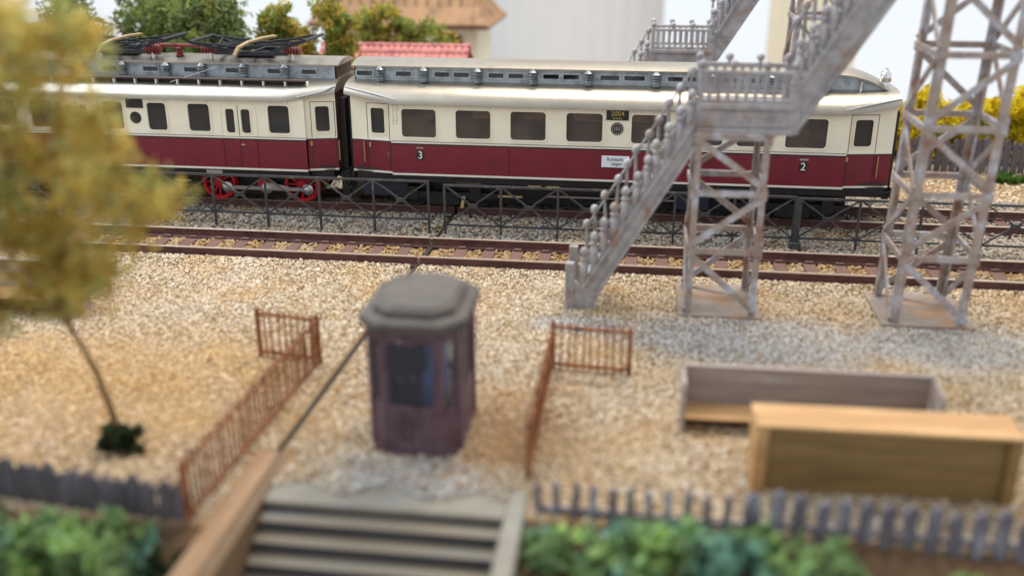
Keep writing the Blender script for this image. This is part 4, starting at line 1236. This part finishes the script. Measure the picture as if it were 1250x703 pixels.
# figure behind the booth window
def figure(loc):
    J = {'pelvis': (0, 0, .95, .17, .12), 'waist': (0, 0, 1.12, .15, .11), 'chest': (0, -.01, 1.34, .19, .13), 'neck': (0, -.01, 1.53, .065, .065), 'head': (0, -.03, 1.62, .095, .10), 'crown': (0, -.02, 1.74, .085, .095),
         'shl': (-.2, 0, 1.44, .075, .075), 'ell': (-.25, -.06, 1.16, .055, .055), 'wrl': (-.14, -.24, 1.06, .04, .04), 'hal': (-.08, -.30, 1.06, .045, .03),
         'shr': (.2, 0, 1.44, .075, .075), 'elr': (.25, -.06, 1.16, .055, .055), 'wrr': (.14, -.24, 1.06, .04, .04), 'har': (.08, -.30, 1.06, .045, .03),
         'hil': (-.09, 0, .86, .10, .10), 'knl': (-.1, -.02, .5, .07, .07), 'anl': (-.1, .02, .1, .05, .05), 'tol': (-.11, -.12, .05, .045, .035),
         'hir': (.09, 0, .86, .10, .10), 'knr': (.1, -.02, .5, .07, .07), 'anr': (.1, .02, .1, .05, .05), 'tor': (.11, -.12, .05, .045, .035)}
    E_ = ['pelvis waist', 'waist chest', 'chest neck', 'neck head', 'head crown', 'chest shl', 'shl ell', 'ell wrl', 'wrl hal', 'chest shr', 'shr elr', 'elr wrr', 'wrr har', 'pelvis hil', 'hil knl', 'knl anl', 'anl tol', 'pelvis hir', 'hir knr', 'knr anr', 'anr tor']
    ks = list(J)
    me = bpy.data.meshes.new('person')
    me.from_pydata([J[k][:3] for k in ks], [tuple(ks.index(q) for q in e.split()) for e in E_], [])
    o = bpy.data.objects.new('tmp', me); COL.objects.link(o)
    md = o.modifiers.new('skin', 'SKIN')
    for i, k in enumerate(ks):
        me.skin_vertices[0].data[i].radius = J[k][3:5]
    me.skin_vertices[0].data[0].use_root = True
    s = o.modifiers.new('sub', 'SUBSURF'); s.levels = 2
    dg = bpy.context.evaluated_depsgraph_get(); dg.update()
    m2 = bpy.data.meshes.new_from_object(o.evaluated_get(dg)); bpy.data.objects.remove(o)
    for p in m2.polygons: p.use_smooth = True
    m2.materials.clear(); m2.materials.append(MATS['coat_dark']); m2.materials.append(MATS['skin'])
    for p in m2.polygons:
        c = p.center
        if c.z > 1.53 or (abs(c.x) < .13 and c.y < -.25 and c.z > .9): p.material_index = 1
    body = bpy.data.objects.new('person', m2); COL.objects.link(body); body.location = loc
    tag(body, 'person in a dark coat standing behind the window of the purple booth', 'person')
    h = MB().lathe([(.10, -.02), (.112, .03), (.105, .09), (.07, .135), (.02, .15)], (0, .012, 1.66), 'z', 14)
    link('hair', h.mesh('hair', True), 'hair_dark', body)
    f = MB(); f.sphere((0, -.135, 1.635), .02, 8, 5)
    link('nose', f.mesh('nose', True), 'skin', body)
    e = MB()
    for s_ in (-1, 1): e.sphere((s_ * .036, -.115, 1.665), .013, 8, 5)
    link('eyes', e.mesh('eyes', True), 'hair_dark', body)
figure((-3.42, 13.75, .12))

# ================================================================== WOODEN BENCHES AND BAY
def bench(x0, x1, y, label, rz=0.0, dep=.66, h=.92, seat=.27):
    cx = (x0 + x1) / 2; w = (x1 - x0) / 2
    r = empty('wooden_bench', (cx, y, 0), label, 'bench', 'long wooden benches'); r.rotation_euler = (0, 0, rz)
    def b(mb, name, m): return link(name, mb.mesh(name), m, r)
    n = 3
    bk = None
    for i in range(n):
        z0 = .05 + (h - .05) * i / n; z1 = .05 + (h - .05) * (i + 1) / n - .008
        b(MB().cbox(-w + .062, w - .062, dep - .07, dep, z0, z1, .012), 'back_board', 'wood_grey')
    b(MB().cbox(-w, w, dep - .09, dep + .02, h + .002, h + .035, .012), 'top_edge', 'wood_grey')
    for s in (-1, 1):
        e = MB()
        xa, xb = (-w, -w + .06) if s < 0 else (w - .06, w)
        vs = []
        for x in (xa, xb): vs += [(x, 0, 0), (x, dep - .092, 0), (x, dep - .092, h), (x, .06, h - .06), (x, 0, h - .14)]
        e.add(vs, [(0, 1, 2, 3, 4), (9, 8, 7, 6, 5)] + [(i, i + 5, (i + 1) % 5 + 5, (i + 1) % 5) for i in range(5)])
        b(e, 'end_panel', 'wood_grey')
    for i in range(3):
        y0 = .02 + (dep - .1) * i / 3
        b(MB().cbox(-w + .062, w - .062, y0, y0 + (dep - .1) / 3 - .008, seat - .045, seat, .01), 'seat_board', 'wood_tan')
    b(MB().cbox(-w + .064, w - .064, .30, .34, .02, seat - .05, .01), 'seat_shade', 'shadow_gap')  # dark board added as the shade below the seat
    return r
bench(.92, 5.03, 14.48, 'long low wooden bench with grey back board, the one behind the open-fronted bay', R(.8))
bench(-15.4, -11.55, 17.6, 'wooden bench with tan seat half hidden behind the leaning tree', R(.5), .8, 1.0, .42)
bay = empty('wooden_bay', (3.75, 12.8, 0), 'olive-brown wooden bay with tan lid and recessed front, behind the palisade', 'wooden bay')
def bb(mb, name, m): return link(name, mb.mesh(name), m, bay)
bw, bd, bh = 1.86, .64, 1.15
bay.rotation_euler = (0, 0, R(1.2))
for i in range(3):
    y0 = -.03 + (bd + .05) * i / 3
    bb(MB().cbox(-bw, bw, y0, y0 + (bd + .05) / 3 - .006, bh - .06, bh, .012), 'lid_board', 'wood_tan')
for s in (-1, 1):
    xa, xb = (-bw + .01, -bw + .19) if s < 0 else (bw - .19, bw - .01)
    bb(MB().cbox(xa, xb, 0, bd, 0, bh - .062, .012), 'end_post', 'wood_tan' if s < 0 else 'wood_olive')
for i in range(4):
    z0 = .02 + (bh - .1) * i / 4
    bb(MB().cbox(-bw + .192, bw - .192, .09, .15, z0, z0 + (bh - .1) / 4 - .008, .012), 'back_board', 'wood_olive')
bb(MB().box(-bw + .192, bw - .192, .152, .17, .02, bh - .08), 'back_lining', 'wood_inner')

# ================================================================== RUSTY IRON RAILINGS
def railing(path, h, label, step=.135):
    c = sum((Vector((x, y, 0)) for x, y in path), Vector()) / len(path)
    r = empty('iron_railing', (c.x, c.y, 0), label, 'railing', 'rusty iron railings round the steps')
    bar_me = MB().tube([(0, 0, .02), (0, 0, h)], .018, 6).add(*[[(0, 0, h + .07), (.022, 0, h), (0, .022, h), (-.022, 0, h), (0, -.022, h)], [(0, 1, 2), (0, 2, 3), (0, 3, 4), (0, 4, 1)]]).mesh('railing_bar')
    for (x0, y0), (x1, y1) in zip(path, path[1:]):
        for z in (.12, h - .06):
            MB().bar((x0, y0, z), (x1, y1, z), .05, .055).build('railing_rail', 'rust_iron', r)
        L_ = math.hypot(x1 - x0, y1 - y0); k = int(L_ / step)
        for i in range(k + 1):
            t = (i + .0) / k
            if i == 0 and (x0, y0) != path[0]: continue
            place('railing_bar', bar_me, 'rust_iron', r, (x0 + (x1 - x0) * t, y0 + (y1 - y0) * t, 0), (random.uniform(-.03, .03), random.uniform(-.03, .03), 0))
    for x, y in path:
        MB().cbox(x - .04, x + .04, y - .04, y + .04, -.1, h + .05, .01).build('railing_post', 'rust_iron', r)
railing([(-6.0, 10.95), (-5.78, 16.2), (-7.02, 16.4)], .96, 'rusty iron railing left of the steps, turning left at its far end')
railing([(-1.40, 12.75), (-1.38, 16.55), (.04, 16.45)], .93, 'rusty iron railing right of the steps, turning right at its far end')

# ================================================================== STEPS
st = empty('wooden_steps', (-3.4, 11.6, -.6), 'pale wooden steps with dark gaps leading down at the bottom edge', 'steps')
MB().cbox(-5.19, -1.64, 11.66, 12.35, -.10, -.015, .012).build('top_landing', 'concrete_grey', st)
for i in range(1, 9):
    y = 11.66 - .28 * i; z = -.165 * i
    MB().cbox(-5.17, -1.64, y, y + .30, z - .03, z, .01).build('tread', 'step_wood', st)
    MB().box(-5.17, -1.64, y + .296, y + .33, z, z + .134).build('riser_shade', 'step_gap_shade', st)  # dark colour stands for the shade in the open gap between treads
MB().box(-5.17, -1.64, 11.75, 12.3, -1.6, -.11).build('backing', 'step_gap_shade', st)
ck = empty('wooden_cheek_wall', (-5.47, 11.3, 0), 'tan wooden board edge along the left side of the steps', 'cheek wall')
MB().cbox(-5.745, -5.40, 9.0, 12.98, -1.6, .03, .02).build('outer_board', 'wood_edge', ck)
MB().cbox(-5.398, -5.20, 9.0, 12.95, -1.6, .005, .02).build('inner_board', 'wood_inner', ck)
o = MB().cbox(-1.63, -1.345, 9.2, 12.34, -1.6, .03, .03).build('stone_cheek_wall', 'concrete_pale'); tag(o, 'pale stone edging along the right side of the steps', 'cheek wall')

# ================================================================== PALISADE FENCES
def palisade(x0, x1, y0, y1, n, h, w, m, label, zr=(.2,), zb=-.25, pointed=True, group='dark palisade fences'):
    r = empty('palisade_fence', ((x0 + x1) / 2, (y0 + y1) / 2, 0), label, 'palisade', group)
    me = []
    for v in range(3):
        hh = h * (1 + (v - 1) * .05)
        pt = [(-w / 2, zb), (w / 2, zb), (w / 2, hh - w * .45), (w * .22, hh - .01), (0, hh + .02), (-w * .22, hh - .01), (-w / 2, hh - w * .45)]
        me.append(MB().prism(pt, -.035, .035).mesh('picket'))
    for i in range(n):
        t = i / (n - 1)
        place('picket', me[i % 3], m, r, (x0 + (x1 - x0) * t, y0 + (y1 - y0) * t + random.uniform(-.015, .015), random.uniform(-.04, .03)),
              (random.uniform(-.05, .05), random.uniform(-.06, .06), random.uniform(-.15, .15)))
    for z in zr:
        MB().bar((x0 - .05, y0 + .07, z), (x1 + .05, y1 + .07, z), .05, .10).build('palisade_rail', m, r)
    return r
palisade(-10.6, -6.12, 11.35, 10.98, 21, .62, .19, 'picket_dark', 'dark palisade fence at the left edge above the green ivy', (.1, .42))
palisade(-1.16, 1.72, 11.80, 11.72, 12, .56, .10, 'picket_grey', 'low grey palisade with narrow spaced pickets right of the steps', (.06,))
palisade(1.84, 6.76, 11.72, 11.56, 18, .66, .18, 'picket_grey', 'grey palisade fence in front of the wooden bay', (.12,))
palisade(8.6, 18.5, 33.0, 33.2, 42, 1.12, .19, 'picket_dark', 'dark close-set palisade beyond the tracks below the yellow bushes', (.3, .85))

# ================================================================== VEGETATION
def tree(loc, trunk, rad, blobs, n, size, mats, label, group=None, limbs=()):
    r = empty('tree', loc, label, 'tree', group)
    t = MB().tube([Vector(loc) + Vector(p) for p in trunk], rad, 9)
    top = Vector(loc) + Vector(trunk[-1])
    for b in blobs[:7] if not limbs else limbs:
        t.tube([Vector(loc) + Vector(trunk[-2]), (Vector(loc) + Vector(trunk[-1])) * .5 + Vector(b[:3]) * .5 + Vector((0, 0, -.1)), Vector(b[:3])], [rad[-1], rad[-1] * .6, rad[-1] * .25], 6)
    t.build('trunk', 'bark', r, True, 60)
    k = len(mats)
    for i, m in enumerate(mats):
        sub = blobs
        if sub: foliage('crown', sub, n // k, size, m, r)
    return r

# front left tree: leaning trunk, loose olive crown close to the lens
tl = (-7.98, 12.82, 0)
random.seed(23); rng = np.random.default_rng(5)
bl_ = []
for (x, z, rr) in ((-8.9, 6.6, .75), (-8.0, 6.8, .7), (-7.3, 6.5, .55), (-9.2, 5.8, .8), (-8.3, 5.9, .75), (-7.4, 5.7, .65), (-9.3, 4.9, .75), (-8.4, 4.9, .8), (-7.4, 4.95, .75), (-6.75, 5.0, .5), (-9.3, 4.1, .7), (-8.4, 4.1, .75), (-7.6, 4.1, .7), (-6.8, 4.4, .55), (-6.45, 4.55, .4),
                   (-9.2, 3.3, .6), (-8.3, 3.3, .65), (-7.6, 3.4, .5), (-7.1, 3.7, .45), (-8.6, 2.95, .35), (-6.2, 4.75, .35), (-6.6, 5.8, .4), (-6.9, 6.7, .45)):
    bl_.append((x + .32 + random.uniform(-.1, .1), 11.55 + random.uniform(-1.1, .8), z, rr, rr, rr * .85))
tree(tl, [(0, 0, -.1), (-.05, -.05, .7), (-.12, -.2, 1.5), (-.2, -.5, 2.3), (-.25, -.9, 3.2)], [.065, .058, .05, .045, .04], bl_, 6600, .074, ['leaf_olive', 'leaf_sage', 'leaf_olive'], 'leaning model tree with loose olive-yellow crown at the left front')
def bush(x, y, z, rx, ry, rz, n, size, m, label, group=None, name='ivy_bush', cat='bush', nb=15, kr=.40):
    blobs = [(x + random.uniform(-.6, .6) * rx, y + random.uniform(-.6, .6) * ry, z + rz * random.uniform(.1, .75), rx * kr, ry * kr, rz * kr * .9) for _ in range(nb)]
    P = clump_points(blobs, n)
    V, F = leaves(P, rng.uniform(.6, 1.3, len(P)) * size, 1.25)
    o = link(name, np_mesh(name, V, F), m)
    return tag(o, label, cat, group)
bush(-8.0, 12.75, 0, .48, .3, .42, 700, .07, 'leaf_deep', 'small dark green shrub at the foot of the leaning tree', name='shrub')
bush(-9.2, 10.5, -0.68, 0.77, 0.61, 0.95, 750, 0.138, 'leaf_ivy', 'bright green ivy clump at the bottom left corner', 'ivy clumps along the bank')
bush(-8.3, 10.3, -0.68, 0.83, 0.61, 0.95, 750, 0.138, 'leaf_ivy', 'yellow-green ivy clump next to the bottom left corner', 'ivy clumps along the bank')
bush(-7.45, 10.35, -0.68, 0.77, 0.61, 0.95, 750, 0.138, 'leaf_ivy', 'blue-green ivy clump below the middle of the left palisade', 'ivy clumps along the bank')
bush(-6.75, 10.25, -0.68, 0.66, 0.61, 0.95, 750, 0.138, 'leaf_ivy', 'green ivy clump below the right end of the left palisade', 'ivy clumps along the bank')
bush(-6.15, 10.35, -0.81, 0.46, 0.50, 0.8, 450, 0.125, 'leaf_deep', 'dark green ivy clump beside the tan wooden board', 'ivy clumps along the bank')
bush(-0.98, 11.2, -0.68, 0.40, 0.50, 0.85, 440, 0.125, 'leaf_ivy', 'green ivy clump hugging the stone edging right of the steps', 'ivy clumps along the bank')
bush(-0.15, 10.95, -0.59, 0.55, 0.55, 0.85, 550, 0.125, 'leaf_ivy', 'dark-gapped ivy clump under the first spaced pickets', 'ivy clumps along the bank')
bush(0.7, 11.15, -0.46, 0.66, 0.55, 0.9, 660, 0.125, 'leaf_ivy', 'green ivy clump under the middle of the spaced pickets', 'ivy clumps along the bank')
bush(1.6, 11.1, -0.44, 0.66, 0.55, 0.9, 660, 0.125, 'leaf_ivy', 'green ivy clump where the spaced pickets meet the wider ones', 'ivy clumps along the bank')
bush(2.6, 10.95, -0.49, 0.66, 0.55, 0.85, 660, 0.125, 'leaf_ivy', 'green ivy clump under the left of the wide-picket palisade', 'ivy clumps along the bank')
bush(3.5, 10.8, -0.64, 0.61, 0.55, 0.75, 605, 0.125, 'leaf_ivy', 'low dark green ivy clump under the wide-picket palisade', 'ivy clumps along the bank')
bush(4.6, 10.7, -0.69, 0.77, 0.55, 0.8, 770, 0.125, 'leaf_ivy', 'green ivy clump in the bottom right corner', 'ivy clumps along the bank')
bush(11.9, 31.9, 0, .9, .35, .3, 700, .08, 'grass_green', 'small green grass tuft at the foot of the far palisade', name='grass_tuft', cat='grass')
for x, y, rx, rz, lab in ((9.9, 35.2, 1.6, 1.9, 'yellow flowering bush directly behind the tall bridge tower'), (12.2, 35.4, 1.6, 2.0, 'yellow flowering bush behind the palisade at the right edge'), (14.9, 35.2, 1.7, 1.95, 'yellow flowering bush beyond the right edge of the palisade'), (7.7, 35.6, 1.4, 1.75, 'yellow flowering bush just behind the coach end')):
    bush(x, y, .1, rx, .9, rz, 9500, .10, 'flower_yellow', lab, 'yellow bushes beyond the tracks', 'yellow_bush', nb=18, kr=.55)

# trees behind the train
def back_tree(px, y, h, w, mats, label, n=9000):
    loc = (px, y, 0)
    blobs = []
    for i in range(20):
        a = random.uniform(0, 2 * math.pi); rr = random.uniform(0, .8) * w; zz = h * random.uniform(.32, .92)
        k = 1 - .5 * abs(zz / h - .55)
        blobs.append((px + rr * k * math.cos(a), y + rr * k * .7 * math.sin(a), zz, w * .40, w * .40, w * .36))
    tree(loc, [(0, 0, -.1), (.05, 0, h * .25), (.0, 0, h * .5), (0, 0, h * .7)], [.14, .12, .09, .05], blobs, n, .085, mats, label, 'trees behind the train')
back_tree(-20.2, 33.5, 6.8, 2.4, ['leaf_green', 'leaf_dark'], 'green tree behind the power car at the far left edge')
back_tree(-17.0, 34.0, 6.9, 2.3, ['leaf_dark', 'leaf_green'], 'tall dark green tree behind the rear pantograph')
back_tree(-14.6, 33.2, 6.2, 1.9, ['leaf_dark', 'leaf_dark', 'leaf_green'], 'dark green tree between the two pantographs')
back_tree(-12.6, 33.6, 5.7, 1.6, ['leaf_green', 'leaf_gold'], 'light green tree behind the front pantograph', 7000)
back_tree(-11.1, 34.4, 5.5, 1.4, ['leaf_green', 'leaf_gold'], 'olive tree left of the red tiled roof', 6000)
back_tree(-11.6, 32.9, 4.4, .9, ['leaf_gold'], 'small golden-brown tree at the left end of the red roof', 3000)
back_tree(-10.2, 38.3, 4.9, 1.2, ['leaf_gold', 'leaf_green'], 'slim golden-green tree rising behind the red roof', 4000)
back_tree(-8.9, 38.6, 4.2, 1.2, ['leaf_green'], 'green bushy tree behind the middle of the red roof', 4000)
back_tree(-7.7, 39.0, 3.8, 1.0, ['leaf_green', 'leaf_gold'], 'low green tree in front of the cream house wall', 3200)

# ================================================================== BUILDINGS BEHIND
shed = empty('red_roofed_shed', (-9.1, 36.4, 0), 'low shed with pink-red tiled roof directly behind the train', 'shed')
MB().box(-11.7, -6.5, 35.5, 37.3, -.1, 2.75).build('wall', 'render_cream', shed)
rf = MB()
y0, z0, y1, z1 = 35.2, 2.62, 36.4, 3.36
for s in (-1, 1):
    yy = [36.4 + s * 1.2, 36.4]
    rf.add([(-11.95, yy[0], z0), (-6.3, yy[0], z0), (-6.3, yy[1], z1), (-11.95, yy[1], z1), (-11.95, yy[0], z0 - .08), (-6.3, yy[0], z0 - .08), (-6.3, yy[1], z1 - .08), (-11.95, yy[1], z1 - .08)],
           [(0, 1, 2, 3), (7, 6, 5, 4), (0, 4, 5, 1), (1, 5, 6, 2), (2, 6, 7, 3), (3, 7, 4, 0)])
roof = rf.build('roof', 'tile_red', shed)
tile = MB()
pr_ = [(-.125, 0), (-.08, .035), (0, .055), (.08, .035), (.125, 0)]
vs = [(x, y, z + dz) for y, dz in ((-.27, .03), (.27, 0)) for x, z in pr_]
tile.add(vs, [(i, i + 1, i + 6, i + 5) for i in range(4)] + [(0, 1, 2, 3, 4), (9, 8, 7, 6, 5)])
tm = tile.mesh('roof_tile', True)
sl = math.atan2(z1 - z0, y1 - y0); Lr = math.hypot(z1 - z0, y1 - y0)
for row in range(3):
    for c in range(22):
        t = (row + .5) / 3
        place('roof_tile', tm, 'tile_red', roof, (-11.8 + c * .256, y0 + (y1 - y0) * t, z0 + (z1 - z0) * t + .02 - row * .004), (sl, 0, random.uniform(-.02, .02)))
rt = MB().lathe([(.12, -.15), (.10, .15)], (0, 0, 0), 'x', 10).mesh('ridge_tile', True)
for c in range(20): place('ridge_tile', rt, 'tile_red', roof, (-11.8 + c * .284, 36.4, 3.36))

house = empty('cream_house', (-12.2, 52, 0), 'cream house with flared tan tiled roof behind the trees', 'house')
MB().box(-16.2, -8.35, 50.4, 55, -1, 2.75).build('wall', 'render_cream', house)
MB().box(-16.9, -7.6, 49.3, 56, 2.55, 2.72).build('eaves_board', 'timber_brown', house)
# flared roof: concave slope from the eave to the ridge
prof = [(0, 2.72), (.5, 3.0), (1.0, 3.5), (1.5, 4.25), (2.1, 5.4), (2.6, 6.4)]
rf = MB(); vs, fs = [], []
for t, z in prof:
    k = min(t, 2.6) * .72
    vs += [(-17.0 + k, 49.2 + t * .9, z), (-7.5 - k, 49.2 + t * .9, z), (-7.5 - k, 56.1 - t * .9, z), (-17.0 + k, 56.1 - t * .9, z)]
for i in range(len(prof) - 1):
    for k in range(4): fs.append((i * 4 + k, i * 4 + (k + 1) % 4, i * 4 + 4 + (k + 1) % 4, i * 4 + 4 + k))
fs += [(3, 2, 1, 0), tuple((len(prof) - 1) * 4 + k for k in range(4))]
roof = rf.add(vs, fs).build('roof', 'tile_tan', house)
tm2 = MB().cbox(-.36, .36, -.34, .34, -.03, .05, .02).mesh('roof_slab')
for (ta, za), (tb, zb) in zip(prof[:4], prof[1:5]):
    for c in range(13):
        t = (ta + tb) / 2; z = (za + zb) / 2; k = t * .72
        x = -16.6 + k + c * (8.7 - 2 * k) / 12
        place('roof_slab', tm2, 'tile_tan', roof, (x, 49.2 + t * .9 - .02, z + .03), (math.atan2(zb - za, (tb - ta) * .9), 0, 0), (.95, math.hypot(zb - za, (tb - ta) * .9) / .66, 1))
for x in (-14.5, -12.0, -9.6):
    w = MB().cbox(x - .5, x + .5, 50.3, 50.398, .9, 2.1, .02).build('window', 'timber_brown', house)
    MB().box(x - .42, x + .42, 50.28, 50.298, .98, 2.02).build('pane', 'pane_dark', w)
